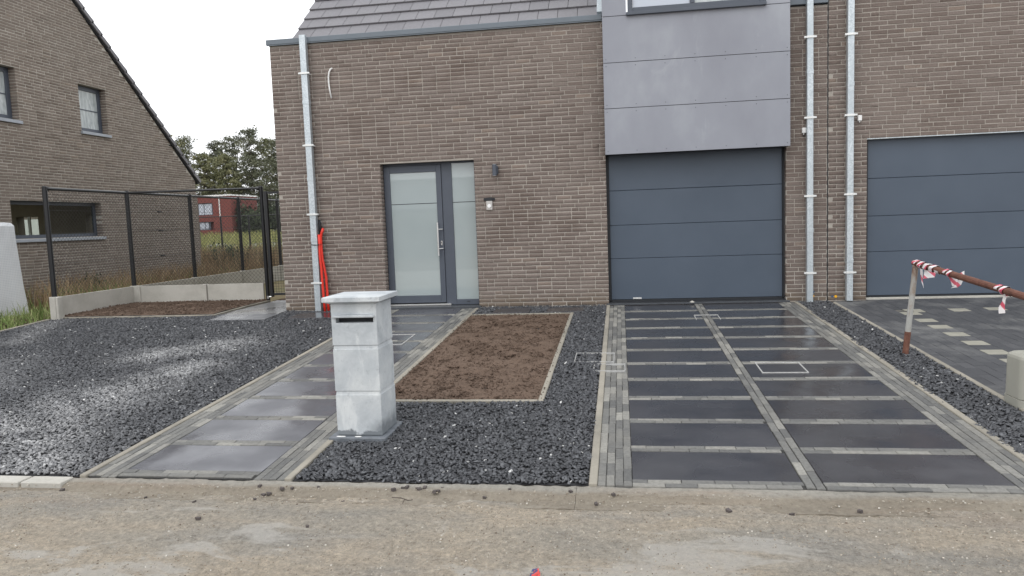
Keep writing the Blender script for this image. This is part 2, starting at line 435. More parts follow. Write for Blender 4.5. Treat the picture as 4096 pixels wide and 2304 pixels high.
RED = simple('red_conduit_plastic', (0.72, 0.035, 0.018), 0.4, 0.1)
CABLE = simple('white_cable', (0.78, 0.78, 0.77), 0.4, 0.03)
CABLE_D = simple('grey_cable', (0.12, 0.12, 0.12), 0.5, 0.05)
STEEL = simple('brushed_steel', (0.66, 0.66, 0.65), 0.28, 0.05, metal=0.8)
WHITE = simple('white_plastic', (0.80, 0.80, 0.79), 0.4, 0.03)
PALEMETAL = simple('pale_frame_metal', (0.44, 0.44, 0.43), 0.5, 0.15, 30)
def m_rust(n):
    c = n.ramp(n.noise(14, 6, 0.7), [(0.3, (0.075, 0.030, 0.020)), (0.55, (0.15, 0.062, 0.040)), (0.8, (0.24, 0.12, 0.085))])
    n.col(c); n.rough(0.75); n.bump(n.noise(120, 4), 0.4, 0.002)
RUST = mat('rusty_steel', m_rust)
def m_galvrust(n):
    c = n.ramp(n.noise(9, 6, 0.7, (1, 1, 0.35)), [(0.42, (0.36, 0.36, 0.34)), (0.56, (0.26, 0.21, 0.17)), (0.66, (0.14, 0.055, 0.03))])
    n.col(c); n.rough(0.6)
GALVRUST = mat('galvanised_steel_with_rust', m_galvrust)
CABINET = simple('beige_cabinet_plastic', (0.34, 0.335, 0.29), 0.55, 0.06, 3, bump=0.1)
PAVER = mat('charcoal_paver', lambda n: (n.col(n.mix(0.8, n.mix(n.math('MULTIPLY', n.step(n.noise(1.2, 6, 0.7, (1, 1, 1), 0.5), 0.50, 0.66), 0.55), n.ramp(n.attr(), [(0, (0.052, 0.054, 0.060)), (0.8, (0.078, 0.080, 0.086)), (1.0, (0.08, 0.08, 0.085))]), (0.21, 0.21, 0.205)), n.ramp(n.noise(60, 4, 0.7), [(0.3, (0.75, 0.75, 0.75)), (0.7, (1.2, 1.2, 1.2))]), 'MULTIPLY')), n.rough(0.75), n.bump(n.noise(150, 3), 0.3, 0.003)))
JOINT = simple('sand_filled_joint', (0.12, 0.115, 0.105), 0.95, 0.6, 7)
JOINT_D = simple('dark_joint', (0.035, 0.034, 0.032), 0.95, 0.3, 12)
def m_earth(n):
    c = n.ramp(n.noise(2.2, 6, 0.7), [(0.3, (0.12, 0.08, 0.05)), (0.55, (0.20, 0.14, 0.09)), (0.75, (0.27, 0.19, 0.12))])
    n.col(c); n.rough(0.95); n.bump(n.noise(25, 6, 0.75), 1.0, 0.03)
EARTH = mat('bare_earth', m_earth)
def m_meadow(n):
    c = n.ramp(n.noise(0.25, 5, 0.65), [(0.3, (0.075, 0.085, 0.030)), (0.5, (0.15, 0.13, 0.055)), (0.7, (0.19, 0.135, 0.075))])
    n.col(c); n.rough(0.95); n.bump(n.noise(6, 5), 0.8, 0.05)
MEADOW = mat('dry_meadow', m_meadow)
def m_leaf(n, a, b, c3):
    n.col(n.ramp(n.attr(), [(0.0, a), (0.5, b), (1.0, c3)])); n.rough(0.7); n.set(Specular_IOR_Level=0.25)
LEAF = mat('pine_foliage', lambda n: m_leaf(n, (0.080, 0.090, 0.064), (0.130, 0.140, 0.092), (0.195, 0.198, 0.13)))
LEAF2 = mat('olive_foliage', lambda n: m_leaf(n, (0.105, 0.113, 0.064), (0.175, 0.182, 0.095), (0.25, 0.24, 0.135)))
HEDGE = mat('hedge_foliage', lambda n: m_leaf(n, (0.030, 0.043, 0.026), (0.060, 0.080, 0.046), (0.105, 0.13, 0.072)))
WEED = mat('dry_weed_stalks', lambda n: m_leaf(n, (0.17, 0.105, 0.062), (0.32, 0.225, 0.13), (0.46, 0.37, 0.23)))
GRASSM = mat('green_grass', lambda n: m_leaf(n, (0.09, 0.14, 0.04), (0.19, 0.26, 0.08), (0.36, 0.38, 0.18)))
YELLOWG = mat('yellowing_meadow_grass', lambda n: m_leaf(n, (0.14, 0.165, 0.055), (0.28, 0.29, 0.11), (0.44, 0.40, 0.18)))
BARK = simple('grey_brown_bark', (0.075, 0.060, 0.050), 0.9, 0.3, 5)
REDBRICK = simple('dark_red_brick', (0.20, 0.060, 0.050), 0.9, 0.15, 8)
TARP = None
def m_tarp(n):
    w = n.node('ShaderNodeTexBrick'); w.offset = 0.0
    w.inputs['Color1'].default_value = w.inputs['Color2'].default_value = (0.60, 0.625, 0.65, 1)
    w.inputs['Mortar'].default_value = (0.74, 0.76, 0.77, 1); w.inputs['Scale'].default_value = 1.0
    w.inputs['Mortar Size'].default_value = 0.004; w.inputs['Brick Width'].default_value = 0.035; w.inputs['Row Height'].default_value = 0.03
    s = n.node('ShaderNodeSeparateXYZ'); n.ln(n.pos(), s.inputs[0])
    c = n.node('ShaderNodeCombineXYZ'); n.ln(n.math('ADD', s.outputs[0], s.outputs[1]), c.inputs[0]); n.ln(s.outputs[2], c.inputs[1])
    n.ln(c.outputs[0], w.inputs['Vector'])
    n.col(n.mix(0.6, w.outputs[0], n.ramp(n.noise(2, 4), [(0.3, (0.82, 0.82, 0.82)), (0.7, (1.1, 1.1, 1.1))]), 'MULTIPLY')); n.rough(0.45)
TARP = mat('reinforced_pale_sheet', m_tarp)

# ------------------------------------------------------------------ ground, street, kerb
def grid(name, x0, x1, y0, y1, dx, dy, zf, m, parent=None, kind='structure', smooth=True):
    nx = max(1, int(round((x1 - x0) / dx))); ny = max(1, int(round((y1 - y0) / dy)))
    V = np.array([(x0 + (x1 - x0) * i / nx, y0 + (y1 - y0) * j / ny, 0) for j in range(ny + 1) for i in range(nx + 1)])
    for k in range(len(V)): V[k, 2] = zf(V[k, 0], V[k, 1])
    F = np.array([(j * (nx + 1) + i, j * (nx + 1) + i + 1, (j + 1) * (nx + 1) + i + 1, (j + 1) * (nx + 1) + i) for j in range(ny) for i in range(nx)])
    return numpy_mesh(name, V, F, m, np.full(len(V), 0.5), parent, kind, smooth=smooth)

b = MB()
b.quad((-400, 11.6, 0.30), (400, 11.6, 0.30), (400, 700, 0.30), (-400, 700, 0.30), 0)
b.quad((-400, 4.2, -0.06), (400, 4.2, -0.06), (400, 11.6, 0.30), (-400, 11.6, 0.30), 1)
b.quad((-400, -300, -0.14), (400, -300, -0.14), (400, 4.2, -0.06), (-400, 4.2, -0.06), 1)
b.build('ground', [MEADOW, EARTH], kind='structure', org=(0, 0, 0))

def fb(x, y, s, o=0): return noise.fractal(Vector((x * s, y * s, o)), 0.6, 2.1, 4)
def street_z(x, y):
    z = -0.012 + 0.006 * fb(x, y, 1.1) + 0.0035 * fb(x, y, 11, 3) + 0.0032 * fb(x * 0.7, y, 42, 5)
    z += 0.014 * max(0, 1 - abs(y - 3.86 - 0.03 * fb(x, 0, 1.5, 5)) / 0.13) * (0.6 + fb(x, y, 3, 8))
    if y > 4.05: z -= 0.020 * min(1, (y - 4.05) / 0.10) * (0.35 + 0.9 * max(0, 0.5 + fb(x, 0, 1.4, 9)))
    return z
st = empty('street', (0, 3, 0), kind='structure')
grid('street_surface', -4.7, 3.7, 2.85, 4.20, 0.013, 0.0105, street_z, STREET, st, None)
b = MB(); b.quad((-60, -3.5, -0.014), (60, -3.5, -0.014), (60, 2.86, -0.014), (-60, 2.86, -0.014))
b.quad((-60, 2.86, -0.014), (-4.69, 2.86, -0.014), (-4.69, 4.16, -0.014), (-60, 4.16, -0.014))
b.quad((3.69, 2.86, -0.014), (60, 2.86, -0.014), (60, 4.16, -0.014), (3.69, 4.16, -0.014))
b.build('street_surface', STREET, st)

kb = empty('kerb', (0, 4.28, 0), kind='structure')
x = -12.3; i = 0
while x < 10:
    L = 3.0
    b = MB(); n = 10
    prof = [(4.10, -0.10), (4.10, -0.020), (4.15, -0.026), (4.22, -0.026), (4.25, -0.014), (4.268, -0.002), (4.33, 0.009), (4.374, 0.013), (4.374, -0.10)]
    vs = []; fs = []
    ns = 150
    for k in range(ns + 1):
        xx = x + 0.0012 + (L - 0.0024) * k / ns
        for (py, pz) in prof:
            jit = (0.004 * fb(xx, py * 3, 2.5, 1) + 0.003 * fb(xx, py * 2, 14, 4)) if pz > -0.09 else 0
            vs.append((xx, py + jit * 2, pz + jit))
    m_ = len(prof)
    for k in range(ns):
        for q in range(m_ - 1):
            fs.append((k * m_ + q, (k + 1) * m_ + q, (k + 1) * m_ + q + 1, k * m_ + q + 1))
    fs.append(tuple(range(m_))); fs.append(tuple(range(ns * m_, (ns + 1) * m_))[::-1])
    b.add(vs, fs); b.build('kerbstone', KERB, kb)
    x += L; i += 1
# two cleaner kerbstones at the far left of the kerb
for (xa, xb) in ((-4.35, -4.06), (-4.04, -3.74)):
    b = MB(); b.cbox(xa, xb, 4.245, 4.37, -0.02, 0.021, 0.005)
    b.build('kerb_infill_stone', CONC, kb)

# ------------------------------------------------------------------ gravel
def tri_stone():
    return np.array([(-1, -1, -1), (1, -1, -1), (1, 1, -1), (-1, 1, -1), (-1, -1, 1), (1, -1, 1), (1, 1, 1), (-1, 1, 1)], float)
SF = np.array([(0, 3, 2, 1), (4, 5, 6, 7), (0, 1, 5, 4), (1, 2, 6, 5), (2, 3, 7, 6), (3, 0, 4, 7)])

DUST = [((-4.9, 8.5), (-5.55, 7.95), 0.40, 1.1), ((-4.72, 7.35), (-4.85, 6.2), 0.36, 1.0), ((-4.95, 6.2), (-5.2, 5.3), 0.60, 0.95), ((-4.9, 5.3), (-4.3, 4.5), 0.55, 1.0), ((-9.0, 10.3), (-8.2, 8.8), 0.25, 0.5), ((-7.4, 7.4), (-6.6, 6.3), 0.5, 0.55), ((-5.5, 4.9), (-4.0, 4.45), 0.3, 0.7)]
def dust_at(X, Y):
    d = np.zeros(len(X))
    for (a, b_, r, s) in DUST:
        ax, ay = a; bx, by = b_
        L2 = (bx - ax) ** 2 + (by - ay) ** 2
        t = np.clip(((X - ax) * (bx - ax) + (Y - ay) * (by - ay)) / L2, 0, 1)
        q = np.hypot(X - ax - t * (bx - ax), (Y - ay - t * (by - ay)))
        d = np.maximum(d, s * np.exp(-(q / r) ** 2))
    return d

def stones(name, rects, dens, size, m, keep=None, parent=None, kind='stuff', zoff=0.0, spread=0.012, white=1.0, dusty=True):
    Vs = []; T = []; D = []
    for (x0, x1, y0, y1) in rects:
        n = int((x1 - x0) * (y1 - y0) * dens)
        X = RNG.uniform(x0, x1, n); Y = RNG.uniform(y0, y1, n)
        if keep is not None:
            k = keep(X, Y); X = X[k]; Y = Y[k]; n = len(X)
        S = RNG.uniform(0.6, 1.35, n) * size
        base = tri_stone()[None] * RNG.uniform(0.62, 1.0, (n, 8, 3))
        base *= (np.stack([np.ones(n), RNG.uniform(0.5, 0.95, n), RNG.uniform(0.28, 0.55, n)], 1) * S[:, None])[:, None, :]
        a = RNG.uniform(0, 2 * np.pi, n); tx = RNG.normal(0, 0.35, n); ty = RNG.normal(0, 0.35, n)
        ca, sa = np.cos(a), np.sin(a)
        x = base[..., 0]; y = base[..., 1]; z = base[..., 2]
        z2 = z + x * tx[:, None] + y * ty[:, None]
        xr = x * ca[:, None] - y * sa[:, None]; yr = x * sa[:, None] + y * ca[:, None]
        zz = 0.35 - 0.05 * (11.0 - np.minimum(Y, 11.0)) + zoff + RNG.uniform(0, spread, n)
        # gentle unevenness of the raked surface
        zz += 0.006 * np.sin(X * 3.1 + np.sin(Y * 2.3)) * np.sin(Y * 4.1 + 0.7 * np.sin(X * 2))
        V = np.stack([xr + X[:, None], yr + Y[:, None], z2 + zz[:, None]], -1)
        t = 0.18 + 0.72 * RNG.uniform(0, 1, n)
        wmask = RNG.uniform(0, 1, n) < 0.0055 * white
        t[wmask] = RNG.uniform(0.975, 1.0, wmask.sum())
        d = dust_at(X, Y) if dusty else np.zeros(n)
        d = d * RNG.uniform(0.15, 1.0, n) * np.clip(0.85 + 0.4 * np.sin(X * 6.1 + 1.7 * np.sin(Y * 4.3)) * np.sin(Y * 7.7 + X * 2.1), 0.1, 1)
        Vs.append(V.reshape(-1, 3)); T.append(np.repeat(t, 8)); D.append(np.repeat(d, 8))
    V = np.concatenate(Vs); n = len(V) // 8
    F = (SF[None] + (np.arange(n) * 8)[:, None, None]).reshape(-1, 4)
    return numpy_mesh(name, V, F, m, np.concatenate(T), parent, kind, dust=np.concatenate(D))

# bed sheets
b = MB()
def gq(b, x0, x1, y0, y1, dz=0.0, mi=0):
    b.quad((x0, y0, G(y0) + dz), (x1, y0, G(y0) + dz), (x1, y1, G(y1) + dz), (x0, y1, G(y1) + dz), mi)
gq(b, -9.19, -3.70, 4.385, 10.98, -0.006)
gq(b, -2.16, -0.225, 4.385, 10.98, -0.006)
gq(b, 2.46, 2.95, 4.385, 10.98, -0.006)
b.build('gravel_bed', GRAVEL_BED, kind='structure', org=(0, 0, 0))
def not_mail(X, Y): return ~((X > -2.2) & (X < -1.76) & (Y > 5.1) & (Y < 5.56))
def left_keep(X, Y):
    # the part right of the frame's left edge, behind the concrete edging left out
    vis = X > -0.95 * Y - 0.9
    bed = (Y > 10.63) & (X < -6.35)
    path = (X < -5.3) & (X > -6.4) & (Y > 10.75)
    return vis & ~bed & ~path & ~((X > -6.25) & (X < -5.3) & (Y > 10.2)) & ~((X > -4.98) & (X < -4.28) & (Y > 10.27) & (Y < 10.75))
stones('gravel', [(-9.19, -3.71, 4.39, 7.5)], 3100, 0.0118, GRAVEL, left_keep)
stones('gravel', [(-9.19, -3.71, 7.5, 10.97)], 2200, 0.0130, GRAVEL, left_keep)
def mid_keep(X, Y):
    bed = (X < -0.68) & (Y > 6.07) & (Y < 10.33)
    sl = ((Y > 10.42) & (Y < 10.80)) & (((X > -1.88) & (X < -1.33)) | ((X > -1.09) & (X < -0.55)))
    return not_mail(X, Y) & ~bed & ~sl
stones('gravel', [(-2.155, -0.23, 4.39, 6.8)], 3500, 0.0118, GRAVEL, mid_keep)
stones('gravel', [(-2.155, -0.23, 6.8, 10.97)], 2000, 0.0150, GRAVEL, mid_keep)
stones('gravel', [(2.47, 2.945, 4.39, 7.5), (2.945, 3.0, 4.39, 4.6)], 2300, 0.0145, GRAVEL)
stones('gravel', [(2.47, 2.945, 7.5, 10.97)], 2000, 0.0150, GRAVEL)

# ------------------------------------------------------------------ concrete edging stones
def edging(name, runs, m=EDGE):
    e = empty(name, (runs[0][0], runs[0][2], G(runs[0][2])), kind='structure')
    for (x0, x1, y0, y1, h) in runs:
        if y1 - y0 > x1 - x0:
            n = max(1, round((y1 - y0) / 1.0))
            for k in range(n):
                a = y0 + (y1 - y0) * k / n + 0.002; c = y0 + (y1 - y0) * (k + 1) / n - 0.002
                bb = MB(); bb.cbox(x0, x1, a, c, -0.08, 0, 0.005)
                bb.v = [(p[0] + random.uniform(-.0, .0), p[1], p[2] + G(p[1]) + h) for p in bb.v]
                bb.build('edging_stone', m, e)
        else:
            n = max(1, round((x1 - x0) / 1.0))
            for k in range(n):
                a = x0 + (x1 - x0) * k / n + 0.002; c = x0 + (x1 - x0) * (k + 1) / n - 0.002
                bb = MB(); bb.cbox(a, c, y0, y1, G(y0) - 0.08, G(y0) + h, 0.005); bb.build('edging_stone', m, e)
    return e
edging('driveway_edging', [(-0.226, -0.174, 4.37, 10.93, 0.016), (2.452, 2.505, 4.37, 10.93, 0.016)])
edging('path_edging', [(-3.70, -3.652, 4.37, 10.93, 0.014), (-2.212, -2.162, 4.37, 10.90, 0.014)])
edging('soil_bed_edging', [(-2.158, -0.73, 6.07, 6.118, 0.022), (-0.728, -0.68, 6.07, 10.33, 0.022), (-2.158, -0.73, 10.282, 10.33, 0.022)])
edging('gravel_edging', [(-9.24, -9.19, 4.37, 10.55, 0.022), (-9.09, -6.36, 10.625, 10.665, 0.03), (-6.40, -6.355, 10.67, 12.5, 0.03)])
edging('neighbour_edging', [(2.95, 3.0, 4.37, 10.85, 0.014)])

# ------------------------------------------------------------------ soil beds
def soil(name, x0, x1, y0, y1, dz, amp, seed):
    def z(x, y):
        e = min(x - x0, x1 - x, y - y0, y1 - y)
        s = 1 if e > 0.05 else 0.35
        v = noise.fractal(Vector((x * 5, y * 5, seed)), 0.7, 2.0, 5)
        v2 = noise.fractal(Vector((x * 19, y * 19, seed + 4)), 0.7, 2.0, 3)
        return G(y) + dz + s * amp * (v + 0.55 * abs(v2))
    return grid(name, x0, x1, y0, y1, 0.018, 0.022, z, SOIL)
soil('soil_bed', -2.158, -0.728, 6.12, 10.28, 0.008, 0.021, 2)
soil('soil_bed', -9.09, -6.40, 10.66, 12.56, 0.035, 0.022, 9)
soil('soil_bed', -6.4, -5.4, 12.62, 15.5, 0.0, 0.03, 4)
def clods(rects, dens, size, zoff):
    o = stones('soil_clods', rects, dens, size, SOIL, zoff=zoff, spread=0.014, white=0, dusty=False); return o
clods([(-2.14, -0.74, 6.13, 10.27)], 1100, 0.0075, 0.006)
clods([(-2.14, -0.74, 6.13, 10.27)], 90, 0.017, 0.010)
clods([(-2.17, -2.12, 6.1, 10.2), (-0.76, -0.70, 6.1, 10.2), (-2.1, -0.7, 6.08, 6.14)], 500, 0.006, 0.022)
clods([(-9.05, -6.42, 10.68, 12.5)], 700, 0.010, 0.045)
clods([(-12.6, -9.3, 6.5, 10.8)], 60, 0.03, -0.03)

# ------------------------------------------------------------------ driveway and path
def clinker_variants(Lx, Ly, h=0.05, ch=0.004, n=12, m=None, name='clinker', tones=None, warp=0.003):
    out = []
    for k in range(n):
        r = random.Random(100 + k)
        tone = tones[k % len(tones)] if tones else r.random() ** 1.3
        bb = MB(); hx, hy = Lx / 2 - 0.0014, Ly / 2 - 0.0014
        j = lambda: r.uniform(-warp, warp) * 0.5
        ring = [(-hx + j(), -hy + j()), (hx + j(), -hy + j()), (hx + j(), hy + j()), (-hx + j(), hy + j())]
        vs = [(x_, y_, -h) for x_, y_ in ring] + [(x_, y_, -ch * r.uniform(0.8, 1.3)) for x_, y_ in ring]
        vs += [(x_ - math.copysign(ch, x_), y_ - math.copysign(ch, y_), r.uniform(-0.001, 0.001)) for x_, y_ in ring]
        fs = [(0, 1, 5, 4), (1, 2, 6, 5), (2, 3, 7, 6), (3, 0, 4, 7), (4, 5, 9, 8), (5, 6, 10, 9), (6, 7, 11, 10), (7, 4, 8, 11), (8, 9, 10, 11)]
        bb.add(vs, fs, 0, tone)
        out.append((bb, bb.mesh(name, m, (0, 0, 0))))
    return out

SLOPE = math.atan(0.05)
def place_pieces(name, items, variants, parent, m, limit=300):
    """items: (x, y, z, rotz, variant, sx); the largest in view become parts, the rest one stuff part"""
    def key(it):
        q = project((it[0], it[1], it[2]))
        if q is None or not (-60 < q[0] < 4156 and -60 < q[1] < 2364): return 1e9
        return q[2]
    items = sorted(items, key=key)
    for it in items[:limit]:
        o = link(name, variants[it[4]][1], (it[0], it[1], it[2]), parent, rot=(SLOPE, 0, it[3]) if abs(it[3]) < 0.1 else (0, -SLOPE, it[3]), scale=(it[5], 1, 1))
    rest = items[limit:]
    if rest:
        V = []; F = []; T = []
        for it in rest:
            bb = variants[it[4]][0]; ca, sa = math.cos(it[3]), math.sin(it[3]); n0 = len(V)
            for (px, py, pz) in bb.v:
                px *= it[5]
                wx = it[0] + px * ca - py * sa; wy = it[1] + px * sa + py * ca
                V.append((wx, wy, it[2] + pz + 0.05 * (wy - it[1])))
            F += [tuple(i + n0 for i in f) for f in bb.f]; T += bb.t
        a = MB(); a.v = V; a.f = F; a.m = [0] * len(F); a.t = T
        a.build(name + '_field', m, parent, 'stuff')

CV = clinker_variants(0.20, 0.0535, 0.05, 0.0028, 18, CLINK, tones=[0.1, 0.25, 0.4, 0.45, 0.55, 0.7, 0.3, 0.8, 0.2, 0.8, 0.45, 0.2, 0.6, 0.88, 0.35, 0.75, 0.25, 0.5])
def slab_part(x0, x1, y0, y1, parent, dz=0.002, m=SLAB, name='paving_slab'):
    bb = MB(); bb.cbox(x0 + 0.002, x1 - 0.002, y0 + 0.002, y1 - 0.002, -0.04, 0, 0.0022)
    t = random.uniform(-0.0008, 0.0008); yc = (y0 + y1) / 2
    bb.v = [(p[0], p[1], p[2] + G(p[1]) + dz + t * (p[1] - yc) / 0.25) for p in bb.v]
    return bb.build(name, m, parent)

def col_run(items, xc, y0, y1, off):
    y = y0 - off
    while y < y1:
        L = 0.2 * random.uniform(0.97, 1.03); a = max(y, y0); c = min(y + L, y1)
        if c - a > 0.03:
            ym = (a + c) / 2
            items.append((xc + random.uniform(-.0012, .0012), ym, G(ym) + 0.004 + random.uniform(-0.0015, 0.0025), math.pi / 2, random.randrange(18), (c - a) / 0.2))
        y += L
def row_run(items, x0, x1, yc, off):
    x = x0 - off
    while x < x1:
        L = 0.2 * random.uniform(0.97, 1.03); a = max(x, x0); c = min(x + L, x1)
        if c - a > 0.03:
            items.append(((a + c) / 2, yc + random.uniform(-.0012, .0012), G(yc) + 0.004 + random.uniform(-0.0015, 0.0025), 0.0, random.randrange(18), (c - a) / 0.2))
        x += L

def drive(name, cols_x, slab_x, y_starts, y_end, bx0, bx1, edge_cols, inner_cols):
    d = empty(name, (sum(slab_x[0]) / 2, 7.5, G(7.5)), kind='structure')
    bb = MB(); gq(bb, bx0, bx1, 4.385, 10.95, -0.004); bb.build('joint_bed', JOINT_D, d)
    it = []
    for xc in edge_cols + inner_cols: col_run(it, xc, 4.375, 10.95, random.uniform(0, 0.2))
    for i, ys in enumerate(y_starts):
        for (x0, x1) in slab_x:
            for j in (0, 1): row_run(it, x0, x1, ys + 0.026 + 0.052 * j, 0.1 * j + random.uniform(0, 0.05))
            ye = y_starts[i + 1] if i + 1 < len(y_starts) else y_end
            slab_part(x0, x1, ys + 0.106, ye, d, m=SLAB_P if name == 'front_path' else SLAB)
    place_pieces('clinker', it, CV, d, CLINK)
    return d
ys_d = [4.372] + [4.96 + 0.6 * k for k in range(10)]
drive('garage_driveway', None, [(0.04, 1.052), (1.168, 2.232)], ys_d, 10.95, -0.175, 2.453, [-0.147, -0.093, -0.039, 0.013, 2.261, 2.316, 2.371, 2.426], [1.082, 1.138])
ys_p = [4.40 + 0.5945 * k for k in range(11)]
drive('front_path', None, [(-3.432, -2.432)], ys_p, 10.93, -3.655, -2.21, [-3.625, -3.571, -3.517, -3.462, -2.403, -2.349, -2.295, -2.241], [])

# neighbour's driveway of charcoal pavers
nd = empty('neighbour_driveway', (4.8, 8, G(8)), kind='structure')
bb = MB(); gq(bb, 3.0, 9.0, 4.385, 11.09, -0.003); bb.build('joint_bed', JOINT, nd)
PV = clinker_variants(0.22, 0.11, 0.05, 0.0015, 16, PAVER, 'paver', tones=[random.Random(k).uniform(0, 0.9) for k in range(14)] + [0.5, 0.6], warp=0.001)
pale = [(3.68, 9.93), (3.64, 9.46), (3.64, 9.06), (3.64, 8.64), (3.64, 8.2), (3.65, 7.78), (3.64, 7.4), (3.65, 6.98), (3.64, 6.55), (3.75, 10.13), (4.3, 10.13), (4.78, 10.16), (5.3, 10.16), (5.8, 10.16)]
it = []
for c in range(50):
    xc = 3.055 + 0.11 * c
    y = 4.40 - (0.11 if c % 2 else 0) - 0.0
    while y < 11.08:
        a = max(y, 4.40); e = min(y + 0.22, 11.08); ym = (a + e) / 2
        if e - a > 0.03 and xc < 8.5:
            if any(abs(xc - px) < 0.10 and abs(ym - py) < 0.2 for px, py in pale):
                # cut round the pale tile
                px, py = min(pale, key=lambda q: abs(q[0] - xc) + abs(q[1] - ym))
                for (aa, ee) in ((a, min(e, py - 0.102)), (max(a, py + 0.102), e)):
                    if ee - aa > 0.02: it.append((xc, (aa + ee) / 2, G((aa + ee) / 2) + 0.002, math.pi / 2, random.randrange(14), (ee - aa) / 0.22))
                y += 0.22
                continue
            v = random.randrange(14)
            it.append((xc, ym, G(ym) + 0.002 + random.uniform(-0.001, 0.0015), math.pi / 2, v, (e - a) / 0.22))
        y += 0.22
place_pieces('paver', it, PV, nd, PAVER)
PALE = simple('pale_yellowish_tile', (0.29, 0.28, 0.235), 0.8, 0.12, 9)
for (px, py) in pale:
    px = 3.055 + 0.11 * round((px - 0.055 - 3.055) / 0.11) + 0.055
    t_ = MB(); t_.cbox(px - 0.107, px + 0.107, py - 0.098, py + 0.098, -0.04, 0, 0.002); t_.v = [(q[0], q[1], q[2] + G(q[1]) + 0.003) for q in t_.v]
    t_.build('pale_tile', PALE, nd)

# paving slabs lying loose in the chippings, and the side path
for (x0, x1, y0, y1, lab) in ((-6.26, -5.31, 10.22, 10.70, 'thin grey slab at the left end of the side path, lying on chippings'),
                              (-4.98, -4.28, 10.28, 10.75, 'black slab in the chippings below the downpipe and red conduits'),
                              (-1.88, -1.34, 10.43, 10.80, 'dark slab beside the front door sill, left of two under the brick wall'),
                              (-1.09, -0.55, 10.44, 10.80, 'dark slab in the chippings under the brick wall, nearer the garage')):
    bb = MB(); bb.cbox(x0, x1, y0, y1, -0.03, 0, 0.003); bb.v = [(p[0], p[1], p[2] + G(p[1]) + 0.014) for p in bb.v]
    tag(bb.build('paving_slab', SLAB), lab, 'paving slab')
sp_e = empty('side_path', (-5.9, 11.6, G(11.6)), kind='structure')
WETSLAB = mat('wet_grey_slab', lambda n: (n.col(n.ramp(n.noise(2.5, 5, 0.6), [(0.3, (0.09, 0.09, 0.092)), (0.7, (0.17, 0.168, 0.165))])), n.rough(n.step(n.noise(1.5, 4), 0.4, 0.6, 0.15, 0.4)), n.set(Specular_IOR_Level=0.6)))
for k in range(4):
    slab_part(-6.33, -5.36, 10.74 + 0.5 * k, 11.22 + 0.5 * k, sp_e, 0.006, WETSLAB)
gq_ = MB(); gq_.quad((-6.35, 10.73, G(10.73) - 0.002), (-5.35, 10.73, G(10.73) - 0.002), (-5.35, 12.9, 0.348), (-6.35, 12.9, 0.348)); gq_.build('joint_bed', JOINT, sp_e)

# pale steel rims of inspection covers set into the paving
def rim(x0, x1, y0, y1, lab, w=0.012, sides='LRFB', dz=0.010):
    bb = MB()
    def s(a, c, d, e):
        n0 = len(bb.v); bb.box(a, c, d, e, -0.02, 0, 0)
        bb.v[n0:] = [(p[0], p[1], p[2] + G(p[1]) + dz) for p in bb.v[n0:]]
    if 'F' in sides: s(x0, x1, y0, y0 + w)
    if 'B' in sides: s(x0, x1, y1 - w, y1)
    if 'L' in sides: s(x0, x0 + w, y0 + w, y1 - w)
    if 'R' in sides: s(x1 - w, x1, y0 + w, y1 - w)
    tag(bb.build('cover_rim', PALEMETAL), lab, 'cover frame')
rim(1.286, 1.705, 7.01, 7.40, 'pale rectangular cover rim around a slab in the right half of the driveway', 0.010)
rim(-0.50, -0.09, 7.445, 7.835, 'pale cover rim across chippings and driveway border, the farther of the overlapping pair', 0.007, dz=0.020)
rim(-0.292, 0.02, 7.072, 7.35, 'pale cover rim across chippings and driveway border, the nearer of the pair', 0.007, dz=0.020)
rim(-3.05, -2.63, 8.42, 9.01, 'pale cover rim in the front path, half hidden behind the letterbox pillar', 0.012)
rim(0.957, 1.27, 9.72, 10.036, 'small pale cover rim at the top of the driveway across its middle strip', 0.008, 'LRB')

# ------------------------------------------------------------------ bricks
BL, BH, BD = 0.210, 0.0500, 0.158
def brick_variants(m, n=26, seed=0, name='brick', tw=None):
    out = []
    for k in range(n):
        r = random.Random(seed + k); hx, hz = BL / 2, BH / 2; ch = 0.0035
        j = lambda a=0.0022: r.uniform(-a, a)
        ring = [(-hx + j(), -hz + j()), (hx + j(), -hz + j()), (hx + j(), hz + j()), (-hx + j(), hz + j())]
        y_ = r.uniform(-0.002, 0.0015)
        vs = [(a, BD, c) for a, c in ring] + [(a, ch + y_, c) for a, c in ring]
        vs += [(a - math.copysign(ch, a), y_ + j(0.001), c - math.copysign(ch, c)) for a, c in ring]
        fs = [(4, 5, 1, 0), (5, 6, 2, 1), (6, 7, 3, 2), (7, 4, 0, 3), (8, 9, 5, 4), (9, 10, 6, 5), (10, 11, 7, 6), (11, 8, 4, 7), (11, 10, 9, 8)]
        fs = [f[::-1] for f in fs]
        t = r.random(); t = 0.02 + 0.96 * t if r.random() < 0.9 else 1.0
        if t > 0.82 and r.random() < 0.55: t = r.uniform(0.3, 0.8)
        bb = MB(); bb.add(vs, [tuple(reversed(f)) for f in fs], 0, t); out.append((bb, bb.mesh(name, m, (0, 0, 0))))
    return out

